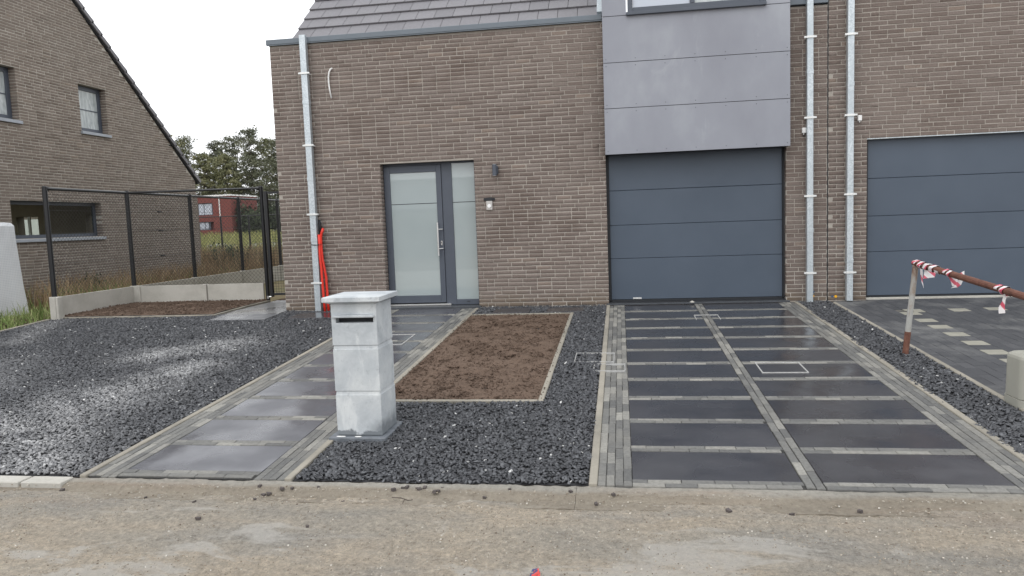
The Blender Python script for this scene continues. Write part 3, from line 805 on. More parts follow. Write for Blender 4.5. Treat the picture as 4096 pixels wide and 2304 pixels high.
def brick_wall(parent, org, ux, width, z0, z1, openings, m_b, m_m, variants, limit=300, top=None, proud=0.0045, seed=1, name='brick', rotz=0.0, back=0.16, parts=True, caps=(True, True)):
    """wall plane through org, along unit vector ux (2D); bricks stand `proud` of the mortar face. openings (u0,u1,z0,z1)"""
    r = random.Random(seed)
    ux = Vector((ux[0], ux[1], 0)); nin = Vector((-ux.y, ux.x, 0))       # inward
    ox, oy = org
    P = lambda u, d, z: (ox + ux.x * u + nin.x * d, oy + ux.y * u + nin.y * d, z)
    # mortar face with reveals
    us = sorted({0, width} | {u for o in openings for u in o[:2] if 0 < u < width}); zs = sorted({z0, z1} | {z for o in openings for z in o[2:] if z0 < z < z1})
    mb = MB(); d = proud
    for a, c in zip(us[:-1], us[1:]):
        for e, f in zip(zs[:-1], zs[1:]):
            if any(o[0] - 1e-6 <= a and c <= o[1] + 1e-6 and o[2] - 1e-6 <= e and f <= o[3] + 1e-6 for o in openings): continue
            if top is None: mb.quad(P(a, d, e), P(c, d, e), P(c, d, f), P(a, d, f))
            else:
                n = max(1, int((c - a) / 0.25))
                for k in range(n):
                    a2 = a + (c - a) * k / n; c2 = a + (c - a) * (k + 1) / n
                    f1, f2 = min(f, top(a2)), min(f, top(c2))
                    if f1 <= e and f2 <= e: continue
                    mb.quad(P(a2, d, e), P(c2, d, e), P(c2, d, max(e, f2)), P(a2, d, max(e, f1)))
    for (a, c, e, f) in openings:
        g = 0.004
        e2 = max(e, z0)
        mb.quad(P(a - g, d, e2), P(a - g, back, e2), P(a - g, back, f + g), P(a - g, d, f + g))
        mb.quad(P(c + g, back, e2), P(c + g, d, e2), P(c + g, d, f + g), P(c + g, back, f + g))
        mb.quad(P(a - g, d, f + g), P(a - g, back, f + g), P(c + g, back, f + g), P(c + g, d, f + g))
    if caps[0]: mb.quad(P(0, d, z0), P(0, 0.3, z0), P(0, 0.3, z1 if top is None else top(0)), P(0, d, z1 if top is None else top(0)))
    if caps[1]: mb.quad(P(width, 0.3, z0), P(width, d, z0), P(width, d, z1 if top is None else top(width)), P(width, 0.3, z1 if top is None else top(width)))
    mortar = mb.build('mortar_wall', m_m, parent, org=(ox, oy, z0))
    items = []
    nc = int((z1 - z0) / 0.0614) + 1
    for row in range(nc):
        zc = z0 + 0.0614 * row + 0.0307 - 0.003
        if zc - BH / 2 > z1: break
        u = -(0.11 if row % 2 else 0.0) + (0.0 if r.random() > 0.12 else 0.055)
        while u < width:
            L = 0.22
            if r.random() < 0.05: L = 0.11
            a, c = u + 0.005, u + L - 0.005
            u += L
            a = max(a, 0.0); c = min(c, width)
            segs = [(a, c)]
            for (oa, oc, oe, of) in openings:
                if oe - 0.01 < zc < of + 0.01:
                    ns = []
                    for (p, q) in segs:
                        if q <= oa or p >= oc: ns.append((p, q)); continue
                        if p < oa - 0.006: ns.append((p, oa))
                        if q > oc + 0.006: ns.append((oc, q))
                    segs = ns
            for (p, q) in segs:
                if top is not None:
                    # clip the gable ends
                    if top((p + q) / 2) < zc + 0.02: continue
                if q - p < 0.006: continue
                if zc + BH / 2 > z1 + 0.01: continue
                items.append(((p + q) / 2, zc + r.uniform(-.0012, .0012), q - p))
    def size(itm):
        w = P(itm[0], 0, itm[1]); q = project(w)
        if q is None or not (0 < q[0] < 4096 and 0 < q[1] < 2304): return 1e9
        return q[2] - itm[2] * 2
    if parts:
        items.sort(key=size)
    nparts = limit if parts else 0
    ang = math.atan2(ux.y, ux.x)
    k = 0; rest = []
    for itm in items:
        vi = r.randrange(len(variants)); off = r.uniform(-0.0015, 0.0015)
        if k < nparts and size(itm) < 1e8:
            link(name, variants[vi][1], P(itm[0], off, itm[1]), mortar, rot=(0, 0, ang), scale=(itm[2] / BL, 1, 1)); k += 1
        else: rest.append((itm, vi, off))
    nb = len(variants[0][0].v); VV = np.array([v[0].v for v in variants]); FF = np.array(variants[0][0].f)
    if rest:
        n = len(rest); V = np.zeros((n, nb, 3)); T = np.zeros((n, nb))
        for i, (itm, vi, off) in enumerate(rest):
            q = VV[vi].copy(); q[:, 0] *= itm[2] / BL
            u = itm[0] + q[:, 0]; dd = q[:, 1] + off
            V[i, :, 0] = ox + ux.x * u + nin.x * dd; V[i, :, 1] = oy + ux.y * u + nin.y * dd; V[i, :, 2] = itm[1] + q[:, 2]
            T[i] = variants[vi][0].t
        F = (FF[None] + (np.arange(n) * nb)[:, None, None]).reshape(-1, 4)
        numpy_mesh('brickwork', V.reshape(-1, 3), F, m_b, T.ravel(), mortar, 'stuff', org=tuple(WLOC[mortar.name]))
    return mortar

BV = brick_variants(BRICK, 26, 0); BVL = brick_variants(BRICK_L, 20, 60)

# ------------------------------------------------------------------ main house
FY = 11.0
ZG = 0.33
house = empty('brick_house', (-1.2, 11.2, 0.35), 'dark brown brick house with a frosted glass front door, grey panel box and garage', 'house')
X0, XJ = -5.335, 2.918
ops = [(-3.652 - X0, -2.172 - X0, 0.0, 2.61), (-0.19 - X0, 2.362 - X0, 0.0, 2.60)]
brick_wall(house, (X0, FY), (1, 0), XJ - X0, ZG - 0.03, 4.50, ops + [(-0.17 - X0, 2.35 - X0, 2.60, 4.6)], BRICK, MORTAR, BV, 300, caps=(False, True))
# return wall on the left and plain backing
brick_wall(house, (X0 + 0.0, FY + 9.0), (0, -1), 8.83, ZG - 0.03, 4.50, [], BRICK, MORTAR, BV, parts=False, seed=5, caps=(True, False))
bb = MB(); bb.box(XJ - 0.02, XJ - 0.004, 11.02, 20, 0.3, 4.5); bb.build('party_wall', MORTAR, house)
bb = MB(); bb.box(X0 + 0.35, XJ - 0.03, 19.7, 20.0, 0.3, 4.4); bb.build('rear_wall', BRICK, house)
# coping
bb = MB(); bb.cbox(X0 - 0.035, -0.195, 10.955, 11.33, 4.515, 4.59, 0.004); bb.box(X0 - 0.03, -0.196, 10.962, 10.972, 4.50, 4.516); bb.build('coping', COPING, house)
bb = MB(); bb.cbox(2.395, XJ, 10.955, 11.33, 4.515, 4.59, 0.004); bb.build('coping', COPING, house)
bb = MB(); bb.cbox(X0 - 0.036, X0 + 0.3, 11.335, 20.0, 4.515, 4.592, 0.004); bb.build('coping', COPING, house)

# roof with individual tiles
RA = math.radians(41.5)
def tiled_roof(parent, x0, x1, yb, zb, rows, part_rows, tw=0.298, gauge=0.325, seed=3, skip=None, length=None):
    r = random.Random(seed); ca, sa = math.cos(RA), math.sin(RA)
    total = rows * gauge
    rb = MB()
    P = lambda x, s, t: (x, yb + s * ca - t * sa, zb + s * sa + t * ca)
    vs = [P(x0 + 0.02, 0, -0.05), P(x1, 0, -0.05), P(x1, total, -0.05), P(x0 + 0.02, total, -0.05), P(x0 + 0.02, 0, -0.16), P(x1, 0, -0.16), P(x1, total, -0.16), P(x0 + 0.02, total, -0.16)]
    rb.add(vs, [(0, 1, 2, 3), (7, 6, 5, 4), (0, 4, 5, 1), (2, 6, 7, 3), (0, 3, 7, 4), (1, 5, 6, 2)])
    roof = rb.build('roof', ANTHRA_D, parent)
    base = []
    for k in range(8):
        t = random.Random(500 + k).random(); bb = MB()
        L = gauge + 0.05; th = 0.022; tilt = 0.085
        pts = []
        for (s, tt) in ((0, 0.0), (L, -0.0)):
            for lay in (0, 1):
                for xx in (0.0035, tw - 0.0035):
                    t_ = 0.030 - s * tilt - (th if lay == 0 else 0)
                    pts.append((xx, s * ca - t_ * sa, s * sa + t_ * ca))
        bb.add(pts, [(0, 1, 3, 2), (2, 3, 7, 6), (0, 2, 6, 4), (1, 5, 7, 3), (4, 6, 7, 5)], 0, t)
        base.append((bb, bb.mesh('roof_tile', TILE, (0, 0, 0))))
    rest = MB()
    for i in range(rows):
        off = -tw / 2 if i % 2 else 0.0
        x = x0 + off
        while x < x1 - 0.02:
            a = max(x, x0); c = min(x + tw, x1)
            if c - a > 0.04 and not (skip and skip(a, c)):
                o = P(a, i * gauge - 0.02, 0); k = r.randrange(8)
                full = abs((c - a) - tw) < 1e-6
                if i < part_rows:
                    link('roof_tile', base[k][1], (o[0], o[1], o[2] + r.uniform(-.001, .0015)), roof, scale=((c - a) / tw, 1, 1))
                else:
                    rest.add([(p[0] * (c - a) / tw + o[0], p[1] + o[1], p[2] + o[2]) for p in base[k][0].v], base[k][0].f, 0, base[k][0].t[0])
            x += tw
    if rest.v: rest.build('roof_tile_field', TILE, roof, 'stuff')
    return roof
tiled_roof(house, -5.03, -0.20, 11.20, 4.63, 22, 5)
tiled_roof(house, 2.40, XJ - 0.01, 11.20, 4.63, 22, 0)
bb = MB(); ca, sa = math.cos(RA), math.sin(RA)
bb.add([(-0.27, 11.19, 4.62), (-0.196, 11.19, 4.62), (-0.196, 11.19 + 1.4, 4.62 + 1.24), (-0.27, 11.19 + 1.4, 4.62 + 1.24), (-0.27, 11.14, 4.68), (-0.196, 11.14, 4.68), (-0.196, 11.14 + 1.4, 4.68 + 1.24), (-0.27, 11.14 + 1.4, 4.68 + 1.24)],
       [(0, 1, 5, 4), (4, 5, 6, 7), (0, 4, 7, 3), (1, 2, 6, 5)]); bb.build('zinc_flashing', ZINC, house)

# grey panel-clad box over the garage
BY = 10.80
bx0, bx1 = -0.188, 2.377
def panel(x0, x1, z0, z1, screws=True):
    bb = MB(); bb.cbox(x0, x1, BY, BY + 0.012, z0, z1, 0.001); p = bb.build('cladding_panel', CLAD, house)
    if screws:
        for zz in (z0 + 0.045, z1 - 0.045):
            for k in range(7):
                xx = x0 + 0.04 + (x1 - x0 - 0.08) * k / 6
                s = MB(); s.tube([(xx, BY - 0.0025, zz), (xx, BY + 0.001, zz)], 0.0055, 6); s.build('screw', ANTHRA_D, p)
panel(bx0, bx1, 0.918 + 1.65, 1.565 + 1.65)
panel(bx0, bx1, 1.573 + 1.65, 2.208 + 1.65)
bb = MB(); bb.cbox(bx0, bx1, BY, BY + 0.012, 2.216 + 1.65, 2.854 + 1.65, 0.001); p = bb.build('cladding_panel', CLAD, house)
for zz in (2.26 + 1.65,):
    for k in range(7):
        xx = bx0 + 0.04 + (bx1 - bx0 - 0.08) * k / 6
        s = MB(); s.tube([(xx, BY - 0.0025, zz), (xx, BY + 0.001, zz)], 0.0055, 6); s.build('screw', ANTHRA_D, p)
bb = MB(); bb.cbox(bx0, 0.150, BY, BY + 0.012, 2.862 + 1.65, 5.9, 0.001); bb.build('cladding_panel', CLAD, house)
bb = MB(); bb.cbox(2.06, bx1, BY, BY + 0.012, 2.862 + 1.65, 5.9, 0.001); bb.build('cladding_panel', CLAD, house)
bb = MB(); bb.cbox(0.15, 2.06, BY, BY + 0.012, 5.7, 5.9, 0.001); bb.build('cladding_panel', CLAD, house)
bb = MB()
bb.box(bx0 + 0.006, bx1 - 0.006, BY + 0.015, BY + 0.05, 2.575, 4.50)
bb.box(bx0 + 0.006, 0.15, BY + 0.015, BY + 0.05, 4.50, 5.9)
bb.box(2.04, bx1 - 0.006, BY + 0.015, BY + 0.05, 4.50, 5.9)
bb.box(bx0 + 0.004, bx0 + 0.014, BY + 0.05, 13.5, 2.575, 5.9); bb.box(bx1 - 0.014, bx1 - 0.004, BY + 0.05, 13.5, 2.575, 5.9)
bb.box(bx0 + 0.014, bx1 - 0.014, BY + 0.05, 11.10, 2.575, 2.60); bb.box(bx0, bx1, BY, 13.5, 5.9, 5.95)
bb.build('box_frame', ANTHRA_D, house)
# upper window
uw = MB(); z0w = 4.545
uw.cbox(0.172, 0.245, BY - 0.012, BY + 0.07, z0w, 5.7, 0.003); uw.cbox(1.975, 2.04, BY - 0.012, BY + 0.07, z0w, 5.7, 0.003)
uw.cbox(0.2455, 1.9745, BY - 0.008, BY + 0.07, z0w, z0w + 0.06, 0.003); uw.cbox(1.035, 1.10, BY - 0.010, BY + 0.06, z0w + 0.0605, 5.64, 0.003); uw.cbox(0.2455, 1.9745, BY - 0.008, BY + 0.07, 5.64, 5.70, 0.003)
uwo = uw.build('upper_window', ANTHRA, house)
bb = MB(); bb.box(0.247, 1.033, BY + 0.02, BY + 0.03, z0w + 0.062, 5.638); bb.build('pane', SKY_PANE, uwo)
bb = MB(); bb.box(1.102, 1.973, BY + 0.02, BY + 0.03, z0w + 0.062, 5.638); bb.build('pane', CURTAIN, uwo)
bb = MB(); bb.cbox(0.15, 2.058, BY - 0.05, BY + 0.03, z0w - 0.048, z0w - 0.006, 0.004); bb.box(2.03, 2.05, BY - 0.045, BY + 0.0, z0w - 0.006, z0w + 0.012); bb.build('window_sill', ANTHRA, uwo)

# garage door of the main house
def garage_door(parent, x0, x1, zb, ztop, joints, y, mark=False):
    g = MB(); g.box(x0 - 0.005, x0 + 0.038, y - 0.018, y + 0.05, zb, ztop); g.box(x1 - 0.03, x1 + 0.005, y - 0.018, y + 0.05, zb, ztop)
    g.box(x0 - 0.005, x1 + 0.005, y + 0.045, y + 0.09, zb - 0.02, ztop + 0.1)
    gd = g.build('garage_door', ANTHRA_D, parent)
    zs = [zb + 0.012] + joints + [ztop + 0.03]
    for a, c in zip(zs[:-1], zs[1:]):
        p = MB(); p.cbox(x0 + 0.04, x1 - 0.032, y, y + 0.04, a + 0.0025, c - 0.0025, 0.0035); p.build('door_panel', GARAGE, gd)
    p = MB(); p.box(x0 + 0.04, x1 - 0.03, y - 0.004, y + 0.04, zb - 0.012, zb + 0.011); p.build('bottom_seal', ANTHRA_D, gd)
    return gd
GY = 11.12
gd = garage_door(house, -0.19, 2.362, 0.405, 2.60, [1.65 - 0.611, 1.65 - 0.110, 1.65 + 0.405], GY)
bb = MB(); bb.box(0.171, 0.295, GY - 0.003, GY + 0.0, 0.424, 0.446); pl = bb.build('maker_plate', WHITE, gd)
for k, (a, c) in enumerate(((0.176, 0.182), (0.185, 0.189), (0.193, 0.206), (0.214, 0.226), (0.230, 0.236), (0.241, 0.258), (0.263, 0.270), (0.274, 0.288))):
    bb = MB(); bb.box(a, c, GY - 0.0045, GY - 0.003, 0.430 + 0.002 * (k % 2), 0.438 + 0.001 * (k % 3)); bb.build('plate_print', CABLE_D, pl)
bb = MB(); bb.cbox(-0.225, 2.40, 10.935, 11.15, 0.352, 0.378, 0.004); bb.build('door_sill', BLUESTONE, house)
bb = MB(); bb.box(-0.19, 2.36, 11.02, 11.16, 0.379, 0.392); bb.build('threshold', ANTHRA_D, house)
tag(MB().add([(0.995, 10.93, 0.378), (1.04, 10.925, 0.374), (1.06, 10.95, 0.384), (1.02, 10.97, 0.395), (0.99, 10.955, 0.382), (1.02, 10.94, 0.405)], [(0, 1, 5), (1, 2, 5), (2, 3, 5), (3, 4, 5), (4, 0, 5), (4, 3, 2, 1, 0)]).build('mortar_crumb', CONC), 'pale crumb of mortar on the garage sill at the driveway middle', 'rubble')

# front door
DY = 11.15
def Z(z): return z + 1.65
fd = empty('front_door', (-2.95, DY, 0.38)); fd.parent = house; fd.location = Vector((-2.95, DY, 0.38)) - WLOC['brick_house']
b = MB()
b.cbox(-3.71, -3.645, DY, DY + 0.07, Z(-1.262), Z(0.965), 0.003)
b.cbox(-2.722, -2.560, DY, DY + 0.07, Z(-1.262), Z(0.965), 0.003)
b.cbox(-2.206, -2.160, DY, DY + 0.07, Z(-1.262), Z(0.965), 0.003)
b.cbox(-3.6445, -2.7225, DY, DY + 0.07, Z(0.925), Z(0.965), 0.003)
b.cbox(-2.5595, -2.2065, DY, DY + 0.07, Z(0.933), Z(0.965), 0.003)
b.cbox(-2.5595, -2.2065, DY, DY + 0.07, Z(-1.262), Z(-1.178), 0.003)
b.build('door_frame', ANTHRA, fd)
b = MB()
for (x0, x1, z0, z1) in ((-3.642, -3.545, -1.222, 0.922), (-2.808, -2.725, -1.222, 0.922), (-3.5445, -2.8085, 0.818, 0.922), (-3.5445, -2.8085, -1.222, -1.105)):
    b.cbox(x0, x1, DY - 0.016, DY + 0.05, Z(z0), Z(z1), 0.003)
leaf = b.build('door_leaf', ANTHRA, fd)
for (x0, x1, z0, z1, par) in ((-3.546, -2.807, 0.339, 0.82, leaf), (-3.546, -2.807, -1.106, 0.328, leaf)):
    b = MB(); b.box(x0, x1, DY, DY + 0.012, Z(z0), Z(z1)); b.build('frosted_pane', FROST, par)
b = MB(); b.box(-3.546, -2.807, DY + 0.002, DY + 0.012, Z(0.3285), Z(0.3385)); b.build('glazing_bar', ANTHRA_D, leaf)
for (x0, x1, z0, z1) in ((-2.561, -2.205, 0.339, 0.934), (-2.561, -2.205, -1.179, 0.328)):
    b = MB(); b.box(x0, x1, DY + 0.015, DY + 0.027, Z(z0), Z(z1)); b.build('frosted_pane', FROST, fd)
b = MB(); b.box(-2.561, -2.205, DY + 0.018, DY + 0.028, Z(0.3285), Z(0.3385)); b.build('glazing_bar', ANTHRA_D, fd)
b = MB(); b.tube([(-2.80, DY - 0.075, Z(0.03)), (-2.80, DY - 0.075, Z(-0.485))], 0.0125, 12); hb = b.build('bar_handle', STEEL, leaf, smooth=False)
b = MB()
for zz in (-0.075, -0.375): b.tube([(-2.80, DY - 0.075, Z(zz)), (-2.735, DY - 0.04, Z(zz)), (-2.735, DY - 0.012, Z(zz))], 0.008, 8)
b.build('handle_bracket', STEEL, leaf)
b = MB(); b.cbox(-2.772, -2.744, DY - 0.024, DY - 0.014, Z(-0.325), Z(-0.255), 0.004); lk = b.build('lock_plate', STEEL, leaf)
b = MB(); b.tube([(-2.758, DY - 0.027, Z(-0.285)), (-2.758, DY - 0.022, Z(-0.285))], 0.008, 8); b.build('keyhole', ANTHRA_D, leaf)
b = MB(); b.box(-2.395, -2.345, DY - 0.005, DY, Z(-1.218), Z(-1.208)); b.build('drain_slot', ANTHRA_D, fd)
b = MB(); b.cbox(-3.65, -2.64, DY - 0.06, DY - 0.002, Z(-1.262), Z(-1.240), 0.003); b.build('threshold_strip', STEEL, fd)
b = MB(); b.cbox(-3.70, -2.135, 10.925, 11.145, Z(-1.312), Z(-1.266), 0.004); b.build('door_sill', BLUESTONE, house)
b = MB(); b.box(-3.65, -2.175, 11.18, 11.22, 0.3, 2.63); b.build('dark_backing', ANTHRA_D, house)

# downpipes
def downpipe(parent, xc, w, zt, zb, brs, seams):
    b = MB(); yb = FY - 0.035
    b.cbox(xc - w / 2, xc + w / 2, yb - 0.085, yb, zb, zt, 0.004)
    p = b.build('downpipe', ZINC, parent)
    for zz in seams:
        b = MB(); b.cbox(xc - w / 2 - 0.003, xc + w / 2 + 0.003, yb - 0.088, yb + 0.003, zz, zz + 0.055, 0.002); b.build('pipe_sleeve', ZINC, p)
    for zz in brs:
        b = MB(); b.cbox(xc - w / 2 - 0.012, xc + w / 2 + 0.012, yb - 0.098, yb - 0.089, zz - 0.016, zz + 0.016, 0.003)
        b.cbox(xc - w / 2 - 0.042, xc - w / 2 - 0.006, yb - 0.094, yb - 0.086, zz - 0.013, zz + 0.013, 0.003)
        b.cbox(xc + w / 2 + 0.006, xc + w / 2 + 0.042, yb - 0.094, yb - 0.086, zz - 0.013, zz + 0.013, 0.003)
        b.box(xc - w / 2 - 0.012, xc - w / 2 - 0.004, yb - 0.086, FY + 0.004, zz - 0.012, zz + 0.012); b.box(xc + w / 2 + 0.004, xc + w / 2 + 0.012, yb - 0.086, FY + 0.004, zz - 0.012, zz + 0.012)
        bo = b.build('pipe_bracket', BRACKET, p)
    return p
dp = downpipe(house, -4.745, 0.098, 4.61, 0.34, [Z(2.385), Z(1.292), Z(0.226), Z(-0.850)], [Z(1.92), Z(0.75), Z(-0.2)])
tag(dp, 'zinc downpipe at the left corner of the house')
dp = downpipe(house, 2.662, 0.084, 4.95, 0.34, [Z(2.40), Z(1.30), Z(0.210), Z(-0.880)], [Z(1.9), Z(-0.3)])
tag(dp, 'zinc downpipe between garage box and the wall joint')

# service markers on the wall near the joint
def disc(parent, x, z, r, m, name='service_marker', y=FY - 0.004):
    b = MB(); b.tube([(x, y - 0.003, z), (x, y + 0.008, z)], r, 16); return b.build(name, m, parent)
YEL = simple('orange_yellow_disc', (0.80, 0.40, 0.01), 0.5, 0.05); BLU = simple('blue_disc', (0.045, 0.09, 0.17), 0.5, 0.05)
disc(house, 2.732, Z(-1.222), 0.015, YEL); disc(house, 2.736, Z(-1.160), 0.014, BLU)

# neighbour's half
nh = empty('attached_house', (5.0, 11.2, 0.35), 'attached brick house on the right with a wide dark garage door and a zinc downpipe', 'house')
XN0, XN1 = 2.936, 8.0
brick_wall(nh, (XN0, FY), (1, 0), XN1 - XN0, ZG - 0.03, 4.60, [(3.45 - XN0, 5.95 - XN0, 0.0, 2.62)], BRICK, MORTAR, BV, 300, seed=9)
bb = MB(); bb.cbox(XN0, XN1, 10.955, 11.33, 4.615, 4.69, 0.004); bb.build('coping', COPING, nh)
bb = MB(); bb.box(XN0 + 0.0, XN0 + 0.3, 11.33, 20, 0.3, 4.5); bb.box(XN1 - 0.3, XN1, 11.33, 20, 0.3, 4.5); bb.box(XN0 + .3, XN1 - .3, 19.7, 20, 0.3, 4.5); bb.build('outer_wall', BRICK, nh)
tiled_roof(nh, XN0 + 0.01, XN1, 11.22, 4.73, 22, 0)
garage_door(nh, 3.452, 5.948, 0.395, 2.62, [Z(-0.613), Z(-0.103), Z(0.428)], 11.10)
bb = MB(); bb.box(3.45, 5.95, 11.00, 11.03, 2.622, 2.634); bb.build('lintel_edge', ZINC, nh)
bb = MB(); bb.box(3.46, 5.95, 11.03, 11.09, 0.355, 0.372); bb.box(3.46, 5.95, 11.05, 11.075, 0.3725, 0.384); bb.build('threshold', CONC, nh)
downpipe(nh, 3.198, 0.084, 4.95, 0.36, [Z(2.40), Z(1.305), Z(0.214), Z(-0.885)], [Z(1.7), Z(-0.75)])
disc(nh, 3.04, Z(-1.233), 0.019, YEL); disc(nh, 2.992, Z(-1.232), 0.015, BLU)
bb = MB(); bb.box(2.9185, 2.9355, 11.012, 11.05, 0.32, 4.6); bb.build('expansion_joint', ANTHRA_D, nh)

# ------------------------------------------------------------------ things on the facade
# tubular wall lamp
L_ = empty('wall_lamp', (-1.845, 10.95, Z(0.705)), 'dark grey tubular wall lamp to the right of the front door', 'lamp')
b = MB(); b.tube([(-1.845, 10.925, Z(0.700)), (-1.845, 10.925, Z(0.868))], 0.034, 18); lb = b.build('lamp_body', ANTHRA, L_)
b = MB(); b.tube([(-1.845, 10.925, Z(0.866)), (-1.845, 10.925, Z(0.871))], 0.028, 16); b.tube([(-1.845, 10.925, Z(0.697)), (-1.845, 10.925, Z(0.702))], 0.028, 16); b.build('lamp_glass', WHITE, L_)
b = MB(); b.cbox(-1.818, -1.800, 10.955, 11.0, Z(0.725), Z(0.845), 0.003); b.cbox(-1.86, -1.805, 10.985, 11.0, Z(0.735), Z(0.835), 0.002); b.build('wall_bracket', ANTHRA, L_)
# doorbell
B_ = empty('doorbell', (-1.96, 10.98, Z(0.19)), 'square steel doorbell with a round white button on the brick wall', 'doorbell')
b = MB(); b.cbox(-2.000, -1.908, 10.972, 10.995, Z(0.193), Z(0.327), 0.003); b.build('bell_plate', simple('satin_plate', (0.50, 0.48, 0.46), 0.35, 0.04, metal=0.3), B_)
b = MB(); b.tube([(-1.954, 10.962, Z(0.253)), (-1.954, 10.974, Z(0.253))], 0.028, 20); b.build('bell_button', simple('lit_white_button', (0.85, 0.85, 0.85), 0.3, 0.01), B_)
b = MB(); b.cbox(-2.04, -1.868, 10.985, 11.0, Z(0.335), Z(0.372), 0.003); b.cbox(-2.00, -1.905, 10.978, 10.99, Z(0.330), Z(0.380), 0.003)
b.build('smudged_mortar_patch', ANTHRA_D, B_)
# cable at the left
b = MB(); b.tube([(-4.335, 11.02, Z(2.452)), (-4.337, 10.985, Z(2.450)), (-4.352, 10.972, Z(2.435)), (-4.375, 10.972, Z(2.395)), (-4.390, 10.972, Z(2.32)), (-4.392, 10.975, Z(2.24)), (-4.385, 10.975, Z(2.14)), (-4.362, 10.975, Z(2.0))], 0.012, 8)
tag(b.build('hanging_cable', CABLE, smooth=True), 'short white cable end sticking out high on the brick wall', 'cable')
# sensor boxes
for (x, z, lab, tail) in ((2.597, 1.10, 'small white sensor box left of the pair of downpipes, with a dark tail', True), (3.342, 1.23, 'small white sensor box right of the pair of downpipes, the higher one', False)):
    e = empty('sensor_box', (x, 10.97, Z(z)), lab, 'sensor')
    b = MB(); b.cbox(x - 0.026, x + 0.026, 10.955, 10.998, Z(z), Z(z + 0.075), 0.005); b.build('sensor_case', WHITE, e)
    b = MB(); b.tube([(x - 0.002, 10.975, Z(z)), (x - 0.002, 10.975, Z(z - 0.022))], 0.009, 8); b.build('cable_gland', WHITE, e)
    if tail:
        b = MB(); b.tube([(x - 0.002, 10.975, Z(z - 0.022)), (x - 0.004, 10.975, Z(z - 0.05))], 0.006, 6); b.build('cable_tail', ANTHRA_D, e)
# red conduits
def wig(pts): return [Vector(p) for p in pts]
b = MB(); b.tube([(-4.600, 10.93, Z(0.005)), (-4.63, 10.93, Z(-0.06)), (-4.648, 10.93, Z(-0.13)), (-4.650, 10.93, Z(-0.3)), (-4.644, 10.93, Z(-0.48)), (-4.622, 10.93, Z(-0.62)), (-4.602, 10.93, Z(-0.75)), (-4.598, 10.93, Z(-0.95)), (-4.592, 10.92, Z(-1.15)), (-4.585, 10.92, Z(-1.33))], 0.020, 10)
tag(b.build('red_conduit', RED, smooth=True), 'red plastic conduit bent at its open top, the right one of two by the downpipe', 'conduit', 'red conduits by the downpipe')
b = MB(); b.tube([(-4.672, 10.915, Z(-0.09)), (-4.672, 10.915, Z(-0.25)), (-4.672, 10.905, Z(-0.42)), (-4.658, 10.90, Z(-0.62)), (-4.650, 10.89, Z(-0.85)), (-4.642, 10.885, Z(-1.08)), (-4.63, 10.88, Z(-1.33))], 0.020, 10)
tag(b.build('red_conduit', RED, smooth=True), 'red plastic conduit with the lower open end, close against the zinc downpipe', 'conduit', 'red conduits by the downpipe')
b = MB(); b.tube([(-4.668, 10.96, Z(-0.09)), (-4.668, 10.965, Z(0.05)), (-4.675, 10.975, Z(0.11)), (-4.68, 10.99, Z(0.13))], 0.018, 8)
tag(b.build('black_sleeve', ANTHRA_D, smooth=True), 'short dark sleeve above the red conduits beside the downpipe', 'sleeve')
b = MB(); b.tube([(-4.68, 10.985, Z(0.14)), (-4.655, 10.95, Z(0.135)), (-4.628, 10.93, Z(0.105)), (-4.606, 10.93, Z(0.06)), (-4.602, 10.93, Z(0.0))], 0.0045, 6)
tag(b.build('thin_cable', CABLE_D, smooth=True), 'thin grey cable looping from the wall into the red conduit', 'cable')
b = MB(); b.tube([(-4.800, 10.875, Z(-0.245)), (-4.70, 10.872, Z(-0.262)), (-4.642, 10.90, Z(-0.24)), (-4.62, 10.94, Z(-0.235)), (-4.70, 10.872, Z(-0.248)), (-4.800, 10.875, Z(-0.24))], 0.0035, 6)
tag(b.build('tie_wire', ANTHRA_D), 'dark wire tying the red conduits to the downpipe', 'wire')

# ------------------------------------------------------------------ letterbox pillar
LX0, LX1, LY0, LY1 = -2.148, -1.796, 5.150, 5.505
lp = empty('letterbox_pillar', (-1.97, 5.33, G(5.33)), 'pale bluestone letterbox pillar on the chippings beside the front path', 'letterbox')
b = MB(); b.cbox(-2.202, -1.757, 5.095, 5.560, Z(-1.62), Z(-1.562), 0.006); b.build('plinth', PLINTH, lp)
def block(z0, z1, nm, slot=False):
    b = MB(); g = 0.007
    if not slot:
        b.cbox(LX0, LX1, LY0, LY1, z0, z1 - 0.028, 0.002)
        v = [(LX0 + .003, LY0 + .003, z1 - .0285), (LX1 - .003, LY0 + .003, z1 - .0285), (LX1 - .003, LY1 - .003, z1 - .0285), (LX0 + .003, LY1 - .003, z1 - .0285),
             (LX0 + g, LY0 + g, z1), (LX1 - g, LY0 + g, z1), (LX1 - g, LY1 - g, z1), (LX0 + g, LY1 - g, z1)]
        b.add(v, [(0, 1, 5, 4), (1, 2, 6, 5), (2, 3, 7, 6), (3, 0, 4, 7), (4, 5, 6, 7)])
    else:
        sx0, sx1, sz0, sz1 = -2.113, -1.822, Z(-0.705), Z(-0.668)
        b.cbox(LX0, LX1, LY0, LY1, z0, sz0, 0.003); b.cbox(LX0, LX1, LY0, LY1, sz1, z1, 0.003)
        b.box(LX0 + .0005, sx0, LY0 + .0005, LY1 - .0005, sz0 - .003, sz1 + .003); b.box(sx1, LX1 - .0005, LY0 + .0005, LY1 - .0005, sz0 - .003, sz1 + .003)
        b.box(sx0 - .001, sx1 + .001, LY1 - 0.03, LY1 - 0.001, sz0 - .002, sz1 + .002)
    return b.build(nm, LETTERSTONE, lp)
block(Z(-1.558), Z(-1.222), 'pillar_block'); block(Z(-1.221), Z(-0.876), 'pillar_block'); tb = block(Z(-0.875), Z(-0.562), 'pillar_block', True)
